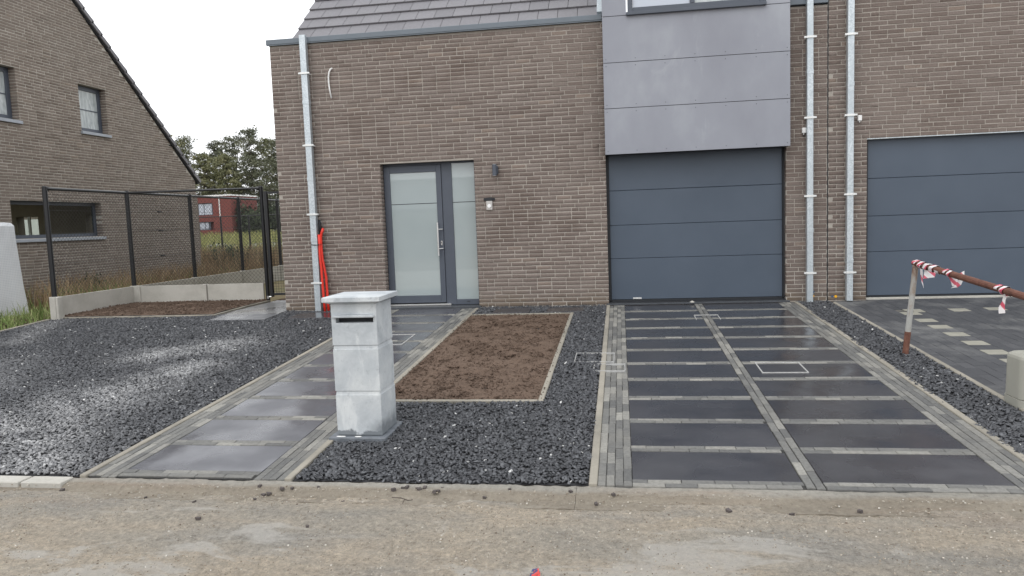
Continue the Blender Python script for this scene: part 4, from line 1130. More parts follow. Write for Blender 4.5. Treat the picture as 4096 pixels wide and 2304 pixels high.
b = MB(); b.cbox(-2.132, -1.812, LY0 - 0.028, LY0 + 0.004, Z(-0.664), Z(-0.645), 0.004); b.cbox(-2.118, -1.826, LY0 - 0.008, LY0 + 0.003, Z(-0.6445), Z(-0.636), 0.002); b.build('slot_hood', LETTERSTONE, tb)
b = MB(); b.box(-2.11, -1.825, LY0 + 0.06, LY0 + 0.07, Z(-0.705), Z(-0.668)); b.build('slot_flap', ANTHRA_D, tb)
b = MB()
cx0, cx1, cy0, cy1 = -2.196, -1.752, 5.100, 5.555
v = [(LX0 - .004, LY0 - .004, Z(-0.561)), (LX1 + .004, LY0 - .004, Z(-0.561)), (LX1 + .004, LY1 + .004, Z(-0.561)), (LX0 - .004, LY1 + .004, Z(-0.561)),
     (cx0, cy0, Z(-0.543)), (cx1, cy0, Z(-0.543)), (cx1, cy1, Z(-0.543)), (cx0, cy1, Z(-0.543)),
     (cx0, cy0, Z(-0.512)), (cx1, cy0, Z(-0.512)), (cx1, cy1, Z(-0.512)), (cx0, cy1, Z(-0.512)),
     (cx0 + .005, cy0 + .005, Z(-0.508)), (cx1 - .005, cy0 + .005, Z(-0.508)), (cx1 - .005, cy1 - .005, Z(-0.508)), (cx0 + .005, cy1 - .005, Z(-0.508)), ((cx0 + cx1) / 2, (cy0 + cy1) / 2, Z(-0.500))]
fs = [(3, 2, 1, 0)]
for k in range(3):
    for j in range(4): fs.append((k * 4 + j, k * 4 + (j + 1) % 4, k * 4 + 4 + (j + 1) % 4, k * 4 + 4 + j))
fs += [(12, 13, 16), (13, 14, 16), (14, 15, 16), (15, 12, 16)]
b.add(v, fs); b.build('pillar_cap', LETTERSTONE, lp)
for (x, w, nm) in ((-1.975, 0.055, 0), (-2.11, 0.075, 1)):
    b = MB(); b.add([(x + math.cos(t * math.pi / 5) * w / 2, 5.117 + math.sin(t * math.pi / 5) * 0.011, Z(-1.5605)) for t in range(10)] + [(x + math.cos(t * math.pi / 5) * w / 2.2, 5.117 + math.sin(t * math.pi / 5) * 0.009, Z(-1.558)) for t in range(10)],
                    [tuple(range(10, 20))] + [(t, (t + 1) % 10, 10 + (t + 1) % 10, 10 + t) for t in range(10)])
    b.build('cement_blob', WHITE, lp)

# ------------------------------------------------------------------ left gable house
LXW = -12.1
lh = empty('gable_house', (LXW - 4, 14, 0.35), 'tan brick gable house on the left with grey framed windows and a steep tiled roof', 'house')
Y_B, Y_F = 19.72, 7.0          # rear corner / front end
z_eave = 1.65 + 1.44 * 1.0
apex = (Y_B + Y_F) / 2
def rake(u):                    # u runs from the front end back: the wall is laid along +y with its face to +x
    y = Y_F + u
    return 1.65 + 1.50 + 0.877 * (Y_B - max(y, 2 * apex - y) if y < apex else Y_B - y)
W_ = Y_B - Y_F
wins = [(13.14 - Y_F, 15.74 - Y_F, Z(0.015), Z(0.795)), (15.33 - Y_F, 16.22 - Y_F, Z(2.43), Z(3.49)), (12.30 - Y_F, 13.57 - Y_F, Z(2.43), Z(3.49))]
brick_wall(lh, (LXW, Y_F), (0, 1), W_, 0.30, 11.5, wins, BRICK_L, MORTAR_L, BVL, 300, top=rake, seed=21, back=0.2)
b = MB()

for (a, c, d_, e) in ((-20.1, -17.74, 0.3, z_eave), (-17.74, -16.98, Z(0.66), z_eave), (-16.98, -15.47, 0.3, z_eave), (-15.47, -15.08, Z(0.66), z_eave), (-15.08, LXW - 0.2, 0.3, z_eave)): b.box(a, c, Y_B - 0.28, Y_B, d_, e)
b.box(LXW - 8.0, LXW - 0.2, Y_F, Y_F + 0.3, 0.3, z_eave); b.build('outer_wall', BRICK_L, lh)
# roof planes with overhanging tiles
sl = math.atan(0.877); cs, ss = math.cos(sl), math.sin(sl); RL = (Y_B - apex) / cs
b = MB()
xa, xb2 = LXW - 8.2, LXW + 0.03
for sgn in (1, -1):
    ye = Y_B if sgn > 0 else Y_F
    e0 = (ye + sgn * 0.12, rake(0) * 0 + 1.65 + 1.50 - 0.877 * 0.12 + 0.02); e1 = (apex, 1.65 + 1.50 + 0.877 * (Y_B - apex) + 0.02)
    n_ = (0.045 * ss * sgn, 0.045 * cs)
    vs = [(xa, e0[0], e0[1]), (xb2, e0[0], e0[1]), (xb2, e1[0], e1[1]), (xa, e1[0], e1[1])]
    vs += [(p[0], p[1] + n_[0], p[2] + n_[1]) for p in vs]
    b.add(vs, [(0, 1, 2, 3), (7, 6, 5, 4), (0, 4, 5, 1), (2, 6, 7, 3), (1, 5, 6, 2), (0, 3, 7, 4)])
rf = b.build('roof', ANTHRA_D, lh)
ng = 24; g_ = RL / ng
tb0 = MB(); tb0.add([(0, 0, 0.050), (-0.33, 0, 0.050), (-0.33, g_ + 0.04, 0.025), (0, g_ + 0.04, 0.025), (0, 0, 0.145), (-0.33, 0, 0.145), (-0.33, g_ + 0.04, 0.105), (0, g_ + 0.04, 0.105)], [(0, 1, 2, 3), (7, 6, 5, 4), (0, 4, 5, 1), (2, 6, 7, 3), (0, 3, 7, 4), (1, 5, 6, 2)])
def tile_at(bb, k, xo, sgn):
    out = []
    for (px, s, t) in bb.v:
        d = k * g_ + s
        yy = (Y_B + 0.12 - d * cs) if sgn > 0 else (Y_F - 0.12 + d * cs)
        zz = 1.65 + 1.50 - 0.877 * 0.12 + 0.02 + d * ss
        out.append((LXW + 0.07 + xo + px, yy + t * ss * sgn, zz + t * cs))
    return out
for k in range(ng):
    m2 = MB(); m2.add(tile_at(tb0, k, 0, 1), tb0.f, 0, random.random()); m2.build('verge_tile', TILE, rf)
m2 = MB()
for k in range(ng):
    for c in range(24): m2.add(tile_at(tb0, k, -0.334 * (c + 1), 1), tb0.f, 0, random.random())
    for c in range(25): m2.add(tile_at(tb0, k, -0.334 * c, -1), tb0.f, 0, random.random())
m2.build('roof_tile_field', TILE, rf, 'stuff')

SILLM = simple('grey_sill', (0.33, 0.36, 0.40), 0.5, 0.1)
def left_window(y0, y1, z0, z1, glass, fr=0.075, bars=(), sill=True, lab=None, interior=False):
    xf = LXW - 0.15
    b = MB()
    b.cbox(xf - 0.06, xf, y0 + .002, y0 + fr, z0, z1, 0.003); b.cbox(xf - 0.06, xf, y1 - fr, y1 - .002, z0, z1, 0.003)
    b.cbox(xf - 0.06, xf, y0 + fr + .001, y1 - fr - .001, z0, z0 + fr, 0.003); b.cbox(xf - 0.06, xf, y0 + fr + .001, y1 - fr - .001, z1 - fr, z1, 0.003)
    w = b.build('window', ANTHRA, lh)
    b = MB(); b.box(xf - 0.035, xf - 0.025, y0 + fr - .01, y1 - fr + .01, z0 + fr - .01, z1 - fr + .01); b.build('pane', glass, w)
    for zz in bars:
        b = MB(); b.box(xf - 0.024, xf - 0.016, y0 + fr, y1 - fr, zz - 0.012, zz + 0.012); b.build('glazing_bar', ANTHRA, w)
    b = MB(); b.cbox(LXW - 0.16, LXW + 0.05, y0 - 0.03, y1 + 0.04, z0 - 0.075, z0 - 0.012, 0.004); b.build('window_sill', SILLM, w)
    if lab: tag(w, lab)
    return w
left_window(15.33, 16.22, Z(2.43), Z(3.49), CURTAIN, 0.10, (Z(2.95),), lab='grey framed window with a pale curtain')
left_window(12.30, 13.57, Z(2.43), Z(3.49), CURTAIN, 0.10, (Z(2.95),))
# wide low window: dark room, and light openings seen through it
def m_clear(n):
    n.col((0.9, 0.95, 0.93)); n.rough(0.02); n.set(IOR=1.45)
    tr = n.node('ShaderNodeBsdfTransparent'); tr.inputs[0].default_value = (0.72, 0.76, 0.73, 1)
    n.ln(tr.outputs[0], n.out.inputs[0])
CLEAR = mat('clear_glass', m_clear)
left_window(13.14, 15.74, Z(0.015), Z(0.795), CLEAR, 0.075, lab='wide low window looking through to the far side of the room')
ROOM = simple('room_plaster', (0.36, 0.31, 0.25), 0.9, 0.1)
b = MB(); xr0, xr1 = LXW - 7.0, LXW - 0.21
b.box(xr0, xr1, 12.4, 19.4, Z(-1.25), Z(-1.2)); b.box(xr0, xr1, 12.4, 19.4, Z(1.25), Z(1.3)); b.box(xr0, xr1, 12.35, 12.4, Z(-1.2), Z(1.25))
b.box(xr0 - 0.1, xr0, 12.35, 13.2, Z(-1.2), Z(1.25)); b.box(xr0 - 0.1, xr0, 18.4, 19.45, Z(-1.2), Z(1.25))      # wide unglazed opening, out of view, added to let light into the room
b.box(xr1 - 0.005, xr1, 12.4, 13.1, Z(-1.2), Z(1.25)); b.box(xr1 - 0.005, xr1, 15.8, 19.4, Z(-1.2), Z(1.25))
for (a, c, d_, e) in ((-19.1, -17.72, -1.2, 1.25), (-17.72, -17.0, 0.66, 1.25), (-17.0, -15.45, -1.2, 1.25), (-15.45, -15.1, 0.66, 1.25), (-15.1, xr1, -1.2, 1.25)):
    b.box(a, c, 19.40, 19.43, Z(d_), Z(e))
b.build('room_shell', ROOM, lh)
b = MB(); b.box(-17.3, -17.22, 19.35, 19.39, Z(-1.2), Z(0.66)); b.build('inner_frame', WHITE, lh)
b = MB(); b.box(-24, -14.5, 23.5, 23.7, 0.3, 3.0); b.build('garden_wall', BRICK_L, lh)
b = MB(); b.box(-22.4, -20.2, 23.46, 23.49, Z(0.1), Z(0.7)); b.build('garden_wall_opening', WHITE, lh)

# stack under a pale reinforced sheet
b = MB()
sx0, sx1, sy0, sy1 = -11.95, -10.80, 10.75, 11.75
prof = [(0.0, 0.085, 0.0), (0.45, 0.055, 0.006), (1.35, 0.012, 0.01), (1.60, 0.0, 0.01), (1.65, -0.03, 0.005), (1.665, -0.1, 0.0)]
zb0 = 0.30; vs = []; fs = []; NSEG = 44
for pi_, (pz, ex, wv) in enumerate(prof):
    for k in range(NSEG):
        t = k / NSEG * 4; sd = int(t); f_ = t - sd
        cs4 = [(sx0, sy0), (sx1, sy0), (sx1, sy1), (sx0, sy1)]
        p0 = cs4[sd]; p1 = cs4[(sd + 1) % 4]; px = p0[0] + (p1[0] - p0[0]) * f_; py = p0[1] + (p1[1] - p0[1]) * f_
        cxm, cym = (sx0 + sx1) / 2, (sy0 + sy1) / 2
        wob = wv * math.sin(k * 1.9 + pi_)
        px = cxm + (px - cxm) * (1 + (ex + wob) / 0.575); py = cym + (py - cym) * (1 + (ex + wob) / 0.5)
        vs.append((px, py, zb0 + pz + 0.008 * math.sin(k * 2.3) * (pz > 1)))
for q in range(len(prof) - 1):
    for k in range(NSEG): fs.append((q * NSEG + k, q * NSEG + (k + 1) % NSEG, (q + 1) * NSEG + (k + 1) % NSEG, (q + 1) * NSEG + k))
fs.append(tuple(range((len(prof) - 1) * NSEG, len(prof) * NSEG)))
b.add(vs, fs)
tag(b.build('covered_stack', TARP, smooth=False), 'tall stack wrapped in pale grey gridded sheeting beside the gable house', 'covered stack')

# ------------------------------------------------------------------ fences
FX = -9.12
def post(parent, x, y, z0, z1, r=0.040, sq=False):
    b = MB()
    if sq: b.cbox(x - r, x + r, y - r, y + r, z0, z1, 0.004)
    else:
        b.tube([(x, y, z0), (x, y, z1)], r, 12); b.tube([(x, y, z1), (x, y, z1 + 0.015)], [r + 0.003, r * 0.7], 12)
    return b.build('post', BLACKM, parent)
def wire_mesh(parent, P, width, z0, z1, pitch=0.075, w=0.0022):
    """diamond wire netting: both diagonal families, real wires; P(u, off, z) -> world"""
    b = MB(); hgt = z1 - z0
    n = int((width + hgt) / pitch) + 1
    for fam in (0, 1):
        for k in range(n):
            c = k * pitch
            if fam == 0:    # z rises with u : u = c - hgt + (z - z0)
                za = max(0, hgt - c); zb_ = min(hgt, width - c + hgt)
                if zb_ - za < 0.02: continue
                p = P(c - hgt + za, 0.002, z0 + za); q = P(c - hgt + zb_, 0.002, z0 + zb_)
            else:           # z falls with u : u = c - (z - z0)
                za = max(0, c - width); zb_ = min(hgt, c)
                if zb_ - za < 0.02: continue
                p = P(c - za, -0.002, z0 + za); q = P(c - zb_, -0.002, z0 + zb_)
            b.tube([p, q], w, 3, cap=False)
    return b.build('wire_mesh', BLACKM, parent)
# side fence
sf = empty('boundary_fence', (FX, 14.6, 0.35), 'long black chain-link fence on concrete boards running back past the gable house', 'fence')
PY = [10.60, 12.58, 14.60, 16.63, 18.65, 20.67]
for y in PY: post(sf, FX, y, 0.40, Z(0.825))
b = MB(); b.tube([(FX, PY[0] + 0.03, Z(0.80)), (FX, PY[-1], Z(0.80))], 0.027, 10); b.build('top_rail', RAILM, sf)
b = MB(); b.tube([(FX - .0, PY[0] + 0.035, Z(0.80)), (FX, PY[0] + 0.075, Z(0.80))], 0.035, 10); b.build('rail_clamp', BLACKM, sf)
wire_mesh(sf, lambda u, o, z: (FX + 0.03 + o, PY[0] + u, z), PY[-1] - PY[0], Z(-0.93), Z(0.79))
for zz in (-0.42, 0.08, 0.45):
    b = MB(); b.tube([(FX + 0.035, PY[0], Z(zz)), (FX + 0.035, PY[-1], Z(zz))], 0.0022, 4); b.build('tension_wire', BLACKM, sf)
    b = MB(); b.cbox(FX + 0.02, FX + 0.06, 13.42, 13.52, Z(zz) - 0.014, Z(zz) + 0.014, 0.004); b.tube([(FX + 0.04, 13.36, Z(zz) + 0.02), (FX + 0.04, 13.58, Z(zz) - 0.012)], 0.006, 6); b.build('wire_tensioner', BLACKM, sf)
for k in range(5):
    b = MB(); b.cbox(FX - 0.022, FX + 0.022, PY[k] + 0.065, PY[k + 1] - 0.065, 0.18, Z(-0.955), 0.005); b.build('concrete_board', CONC, sf)
for k, y in enumerate(PY):
    b = MB(); b.cbox(FX - 0.055, FX + 0.055, y - 0.062, y + 0.062, 0.10, Z(-0.945), 0.008); b.build('concrete_post', CONC, sf)
b = MB(); b.cbox(FX + 0.06, FX + 0.10, PY[0] - 0.062, PY[0] + 0.07, 0.12, Z(-0.95), 0.006); b.build('concrete_post', CONC, sf)
# cross fence
cf = empty('cross_fence', (-7.8, 12.6, 0.35), 'black chain-link fence panel across the gap, from the boundary fence to the gate post', 'fence')
CY = 12.58
post(cf, -6.44, CY, 0.30, Z(0.80), 0.036)
b = MB(); b.tube([(FX + 0.03, CY, Z(0.80)), (-6.5, CY, Z(0.775))], 0.022, 10); b.build('top_rail', BLACKM, cf)
b = MB(); b.tube([(-6.53, CY, Z(0.775)), (-6.47, CY, Z(0.775))], 0.033, 10); b.build('rail_clamp', BLACKM, cf)
wire_mesh(cf, lambda u, o, z: (FX + 0.05 + u, CY - 0.03 + o, z), 2.6, Z(-0.95), Z(0.77))
for zz in (-0.42, 0.08):
    b = MB(); b.tube([(FX, CY - 0.035, Z(zz)), (-6.44, CY - 0.035, Z(zz))], 0.0022, 4); b.build('tension_wire', BLACKM, cf)
for (a, c) in ((-9.0, -7.74), (-7.62, -6.51)):
    b = MB(); b.cbox(a, c, CY - 0.022, CY + 0.022, 0.2, Z(-0.955), 0.005); b.build('concrete_board', CONC, cf)
for x in (-9.03, -7.68):
    b = MB(); b.cbox(x - 0.055, x + 0.055, CY - 0.055, CY + 0.055, 0.1, Z(-0.95), 0.006); b.build('concrete_post', CONC, cf)
# gate
gt = empty('side_gate', (-5.85, 12.6, 0.36), 'narrow black mesh gate half hidden behind the house corner', 'gate')
b = MB(); b.cbox(-6.385, -6.325, CY - 0.03, CY + 0.03, Z(-1.215), Z(0.715), 0.004); b.cbox(-5.47, -5.41, CY - 0.03, CY + 0.03, Z(-1.215), Z(0.715), 0.004)
b.box(-6.325, -5.47, CY - 0.02, CY + 0.02, Z(0.665), Z(0.705)); b.box(-6.325, -5.47, CY - 0.02, CY + 0.02, Z(-1.185), Z(-1.145)); b.build('gate_frame', BLACKM, gt)
b = MB()
for k in range(17): b.tube([(-6.32 + 0.05 * k, CY, Z(-1.15)), (-6.32 + 0.05 * k, CY, Z(0.67))], 0.0025, 4)
for k in range(36): b.tube([(-6.325, CY - 0.004, Z(-1.12 + 0.05 * k)), (-5.47, CY - 0.004, Z(-1.12 + 0.05 * k))], 0.0025, 4)
b.build('welded_mesh', BLACKM, gt)
b = MB(); b.tube([(-6.42, CY - 0.04, Z(-1.24)), (-6.42, CY - 0.04, Z(-1.2))], 0.02, 8); b.tube([(-6.44, CY - 0.03, Z(-1.21)), (-6.36, CY - 0.03, Z(-1.21))], 0.012, 6); b.build('gate_hinge', STEEL, gt)

# far garden fence
ff = empty('garden_fence', (-14, 27, 0.35), 'low far chain-link fence across the meadow behind the gable house', 'fence')
for x in (-19.6, -16.55, -15.6, -14.42, -12.6, -10.6, -8.6): post(ff, x, 27, 0.35, Z(0.62), 0.035)
b = MB(); b.tube([(-19.6, 27, Z(0.63)), (-7, 27, Z(0.60))], 0.022, 6); b.build('top_rail', BLACKM, ff)
for zz in (-0.0, -0.5):
    b = MB(); b.tube([(-19.6, 27, Z(zz)), (-7, 27, Z(zz))], 0.004, 4); b.build('tension_wire', BLACKM, ff)
wire_mesh(ff, lambda u, o, z: (-19.6 + u, 27 + o, z), 12.6, 0.40, Z(0.6), 0.14, 0.003)

# ------------------------------------------------------------------ barrier with tape
br = empty('pipe_barrier', (2.8, 7.69, G(7.69)), 'rusty pipe barrier leaning by the neighbour driveway, its post half galvanised', 'barrier')
p0 = Vector((2.783, 7.69, G(7.69) - 0.03)); p1 = Vector((2.874, 7.69, Z(-0.546)))
mid_ = p0 + (p1 - p0) * 0.28
b = MB(); b.tube([p0, mid_], 0.029, 12); b.build('post_foot', RUST, br)
b = MB(); b.tube([mid_, p0 + (p1 - p0) * 0.6, p1], 0.027, 12); b.build('post', GALVRUST, br)
r0 = Vector((2.868, 7.72, Z(-0.545))); r1 = Vector((3.17, 4.9, Z(-0.825)))
RD = (r1 - r0)
b = MB(); b.tube([r0 + RD * (k / 8) for k in range(9)], 0.029, 12); b.build('rail', RUST, br)
b = MB(); b.tube([(3.17, 4.95, 0.0), (3.17, 4.92, Z(-0.84))], 0.027, 12); b.build('post', GALVRUST, br)
def m_tape(n):
    w = n.node('ShaderNodeTexWave'); w.bands_direction = 'DIAGONAL'; w.inputs['Scale'].default_value = 5.0; w.inputs['Distortion'].default_value = 1.0
    n.ln(n.pos(), w.inputs['Vector'])
    n.col(n.ramp(w.outputs['Fac'], [(0.0, (0.78, 0.76, 0.76)), (0.66, (0.80, 0.76, 0.77)), (0.74, (0.68, 0.16, 0.21)), (1.0, (0.62, 0.09, 0.14))])); n.rough(0.35)
TAPE = mat('red_white_tape', m_tape)
def tape(t0, t1, turns, tails, lab):
    b = MB(); dirn = RD.normalized(); e = dirn.cross(Vector((0, 0, 1))).normalized(); g = e.cross(dirn)
    n = int(16 * turns); vs = []; fs = []
    for k in range(n + 1):
        a = 2 * math.pi * turns * k / n; s = t0 + (t1 - t0) * k / n; w2 = (t1 - t0) / turns * 0.62
        rr = 0.033 + 0.003 * math.sin(k * 1.7)
        for h in (0, 1):
            p = r0 + RD * (s + h * w2) + (e * math.cos(a) + g * math.sin(a)) * (rr + 0.002 * h); vs.append(p)
    fs = [(2 * k, 2 * k + 1, 2 * k + 3, 2 * k + 2) for k in range(n)]
    vs2 = [v + (v - (r0 + RD * ((v - r0).dot(RD) / RD.length_squared))).normalized() * 0.0012 for v in vs]
    b.add(vs, fs); b.add(vs2, [f[::-1] for f in fs])
    for (s, pts, w) in tails:
        base = r0 + RD * s; vs = []; m = len(pts)
        for (dx, dy, dz, tw) in pts:
            c = base + Vector((dx, dy, dz)); d = Vector((math.cos(tw), 0.3 * math.sin(tw), 0.35 * math.sin(tw))) * w / 2
            vs += [c - d, c + d]
        b.add(vs, [(2 * k, 2 * k + 1, 2 * k + 3, 2 * k + 2) for k in range(m - 1)])
        b.add([v + Vector((0, 0.0015, 0)) for v in vs], [(2 * k, 2 * k + 2, 2 * k + 3, 2 * k + 1) for k in range(m - 1)])
    tag(b.build('barrier_tape', TAPE), lab, 'barrier tape', 'warning tape tied on the rusty rail')
tape(0.005, 0.155, 4, [(0.03, [(0.02, 0, -0.02, 1.2), (0.03, 0, -0.09, 1.0), (0.035, 0, -0.17, 1.3), (0.05, 0, -0.23, 1.5)], 0.05), (0.06, [(0.05, -0.03, 0.0, 0.2), (0.055, -0.03, -0.06, 0.1), (0.04, -0.04, -0.12, 0.3)], 0.11)], 'red and white tape wound round the joint of post and rail, two tails hanging')
tape(0.20, 0.23, 1.2, [(0.215, [(0.01, -0.04, 0.0, 0.2), (0.03, -0.05, -0.06, 0.5), (0.05, -0.05, -0.115, 0.2)], 0.07), (0.25, [(0.05, -0.04, 0.03, 0.9), (0.045, -0.04, -0.03, 0.6), (0.01, -0.05, -0.09, 0.4), (-0.02, -0.05, -0.11, 0.3)], 0.06)], 'crumpled red and white tape knot next along the rail, standing up in a bow')
tape(0.47, 0.515, 1.8, [(0.50, [(0.0, -0.035, -0.02, 0.6), (-0.02, -0.04, -0.08, 0.9), (-0.035, -0.04, -0.13, 0.3), (-0.03, -0.04, -0.18, 0.2)], 0.05)], 'red and white tape near the picture edge with one short pointed tail')

# ------------------------------------------------------------------ utility cabinet, rounded
cb = empty('utility_cabinet', (3.205, 5.99, G(6.0)), 'low beige utility cabinet with rounded edges at the right picture edge', 'utility cabinet')
def rounded(cx, cy_, hx, hy, zs_, r=0.06, seg=12, taper=()):
    vs = []; fs = []; ring = []
    for (z, ins) in zs_:
        n0 = len(vs)
        for q, (sx_, sy_) in enumerate(((1, 1), (-1, 1), (-1, -1), (1, -1))):
            for k in range(seg + 1):
                a = math.pi / 2 * (q + k / seg); rr = max(0.004, r - ins * 0.3)
                vs.append((cx + sx_ * (hx - ins - rr) + rr * math.cos(a), cy_ + sy_ * (hy - ins - rr) + rr * math.sin(a), z))
        ring.append((n0, len(vs)))
    m = 4 * (seg + 1)
    for i in range(len(ring) - 1):
        for k in range(m): fs.append((ring[i][0] + k, ring[i][0] + (k + 1) % m, ring[i + 1][0] + (k + 1) % m, ring[i + 1][0] + k))
    fs.append(tuple(range(ring[-1][0], ring[-1][1]))); fs.append(tuple(range(m))[::-1])
    return vs, fs
b = MB(); b.add(*rounded(3.205, 6.02, 0.258, 0.17, [(G(5.9) - 0.04, 0.0), (G(5.9) + 0.075, 0.0)], 0.095)); b.build('cabinet_base', CABINET, cb, smooth=False)
b = MB(); b.add(*rounded(3.205, 6.02, 0.252, 0.165, [(G(5.9) + 0.080, 0.0), (Z(-1.175), 0.004), (Z(-1.155), 0.010), (Z(-1.142), 0.028), (Z(-1.136), 0.06)], 0.09)); b.build('cabinet_body', CABINET, cb, smooth=False)
b = MB(); b.box(3.09, 3.36, 5.848, 5.853, Z(-1.215), Z(-1.211)); b.build('door_seam', ANTHRA_D, cb)

# ------------------------------------------------------------------ loose stones, twig, litter on the kerb and street
deb = [(-1.52, 4.512), (-1.466, 4.545), (-1.44, 4.55), (-1.371, 4.548), (-1.35, 4.53), (-1.317, 4.551), (-1.199, 4.565), (-1.215, 4.502), (-1.235, 4.49), (-0.748, 4.552), (-0.351, 4.536), (-0.081, 4.502), (-0.186, 4.409), (-1.809, 4.355), (-2.05, 4.533), (-2.225, 4.505), (-2.291, 4.491), (-2.37, 4.46), (-2.40, 4.44), (-2.47, 4.53), (-2.42, 4.36), (-3.9, 4.44), (-1.866, 3.941), (-2.6, 4.0), (-0.9, 4.47), (0.6, 4.32), (0.95, 4.3), (1.35, 4.38), (-3.2, 4.35), (-2.8, 4.28)]
for k, (x, y) in enumerate(deb):
    x *= 0.948; y *= 0.948
    r = random.Random(900 + k); s = r.uniform(0.010, 0.017)
    zb_ = 0.003 if y > 4.24 else -0.022 if y > 4.12 else street_z(x, y)
    vs = [(sx_ * s * r.uniform(.6, 1), sy_ * s * r.uniform(.5, .85), (0 if sz_ < 0 else s * r.uniform(.8, 1.3))) for sz_ in (-1, 1) for sy_ in (-1, 1) for sx_ in (-1, 1)]
    a = r.uniform(0, 6.28)
    vs = [(x + p[0] * math.cos(a) - p[1] * math.sin(a), y + p[0] * math.sin(a) + p[1] * math.cos(a), zb_ - 0.002 + p[2]) for p in vs]
    b = MB(); b.add(vs, [(0, 2, 3, 1), (4, 5, 7, 6), (0, 1, 5, 4), (2, 6, 7, 3), (0, 4, 6, 2), (1, 3, 7, 5)], 0, 0.4)
    tag(b.build('loose_stone', simple('purple_grey_stone', (0.085, 0.072, 0.068), 0.7, 0.2) if k == 0 else bpy.data.materials['purple_grey_stone']), 'small dark chipping strayed onto the muddy kerb or street', 'stone', 'dark chippings strayed onto kerb and street')
b = MB(); b.tube([(-1.42, 4.178, -0.005), (-1.36, 4.165, 0.0), (-1.30, 4.125, 0.0), (-1.275, 4.135, 0.002)], 0.0028, 5); b.tube([(-1.33, 4.147, -0.002), (-1.325, 4.09, -0.004)], 0.002, 5)
tag(b.build('twig', BARK), 'thin dark twig lying on the gutter below the letterbox', 'twig')
b = MB()
for k in range(9):
    r = random.Random(k + 33); x, y = -0.43 + r.uniform(-.02, .03), 3.25 + r.uniform(-.03, .03)
    b.add([(x - .016, y - .012, -0.002 + r.uniform(0, .012)), (x + .014, y - .01, r.uniform(0, .015)), (x + .012, y + .014, r.uniform(0, .02)), (x - .012, y + .01, r.uniform(0, .015))], [(0, 1, 2, 3)], 0 if k % 3 else 1)
lit = b.build('litter_scrap', [simple('red_scrap', (0.55, 0.06, 0.05), 0.5), simple('blue_scrap', (0.04, 0.05, 0.14), 0.5)])
tag(lit, 'small crumpled red and blue scrap on the street at the bottom edge', 'litter')
# pebbly crumbs in the street mud
def crumbs():
    n = 11000; X = RNG.uniform(-4.6, 3.2, n); Y = 3.0 + 1.35 * RNG.uniform(0, 1, n) ** 0.8
    keep = np.array([fb(x, y, 1.2, 6) > -0.25 for x, y in zip(X, Y)]); X = X[keep]; Y = Y[keep]; n = len(X)
    base = tri_stone()[None] * RNG.uniform(0.5, 1, (n, 8, 3)) * (RNG.uniform(0.0014, 0.0038, n) * RNG.choice([1, 1, 1, 1.6], n))[:, None, None]
    base[..., 2] *= 0.6
    zz = np.array([street_z(x, y) if y < 4.15 else (-0.02 if y < 4.235 else 0.004) for x, y in zip(X, Y)])
    V = base + np.stack([X, Y, zz + 0.001], 1)[:, None, :]
    t = RNG.uniform(0, 1, n)
    F = (SF[None] + (np.arange(n) * 8)[:, None, None]).reshape(-1, 4)
    cm = mat('street_crumbs', lambda q: (q.col(q.ramp(q.attr(), [(0, (0.15, 0.115, 0.085)), (0.15, (0.30, 0.25, 0.19)), (0.7, (0.44, 0.385, 0.31)), (1.0, (0.66, 0.63, 0.57))])), q.rough(0.9)))
    numpy_mesh('street_grit', V.reshape(-1, 3), F, cm, np.repeat(t, 8), None, 'stuff')
crumbs()

# ------------------------------------------------------------------ vegetation
def blades(name, rects, n, h, w, m, zf=lambda x, y: 0.33, lean=0.35, keep=None, hs=0.5, seeds=False):
    Vs = []; T = []
    for (x0, x1, y0, y1) in rects:
        X = RNG.uniform(x0, x1, n); Y = RNG.uniform(y0, y1, n)
        if keep is not None: k = keep(X, Y); X = X[k]; Y = Y[k]
        k = len(X); Z0 = np.array([zf(a, c) for a, c in zip(X, Y)])
        hh = h * RNG.uniform(1 - hs, 1 + hs * 0.5, k); a = RNG.uniform(0, 6.28, k); la = RNG.uniform(0, 6.28, k); ll = RNG.uniform(0, lean, k) * hh
        dx, dy = np.cos(a) * w / 2, np.sin(a) * w / 2
        mx, my = np.cos(la) * ll, np.sin(la) * ll
        q = np.stack([np.stack([X - dx, Y - dy, Z0], 1), np.stack([X + dx, Y + dy, Z0], 1), np.stack([X + dx * .8 + mx * .35, Y + dy * .8 + my * .35, Z0 + hh * .6], 1), np.stack([X - dx * .8 + mx * .35, Y - dy * .8 + my * .35, Z0 + hh * .6], 1),
                      np.stack([X + dx * .25 + mx, Y + dy * .25 + my, Z0 + hh], 1), np.stack([X - dx * .25 + mx, Y - dy * .25 + my, Z0 + hh], 1)], 1)
        Vs.append(q.reshape(-1, 3)); T.append(np.repeat(np.clip(RNG.normal(0.5, 0.25, k), 0, 1), 6))
    V = np.concatenate(Vs); k = len(V) // 6
    F = (np.array([(0, 1, 2, 3), (3, 2, 4, 5)])[None] + (np.arange(k) * 6)[:, None, None]).reshape(-1, 4)
    return numpy_mesh(name, V, F, m, np.concatenate(T), None, 'stuff')
def zgl(x, y): return (-0.06 + 0.36 * (y - 4.2) / 7.4) if y < 11.6 else 0.30
def clump(X, Y): return np.array([fb(x, y, 0.9, 2) > -0.1 for x, y in zip(X, Y)])
blades('grass', [(-13.5, -9.3, 9.9, 11.2)], 2600, 0.20, 0.012, GRASSM, zgl, 0.9, clump)
blades('grass', [(-12.3, -9.25, 10.9, 12.6)], 1500, 0.26, 0.012, GRASSM, zgl, 0.8, clump)
blades('dry_weeds', [(-12.0, -9.2, 12.0, 19.5)], 5500, 0.52, 0.011, WEED, zgl, 0.6, lambda X, Y: np.array([fb(x, y, 0.7, 7) > -0.15 for x, y in zip(X, Y)]))
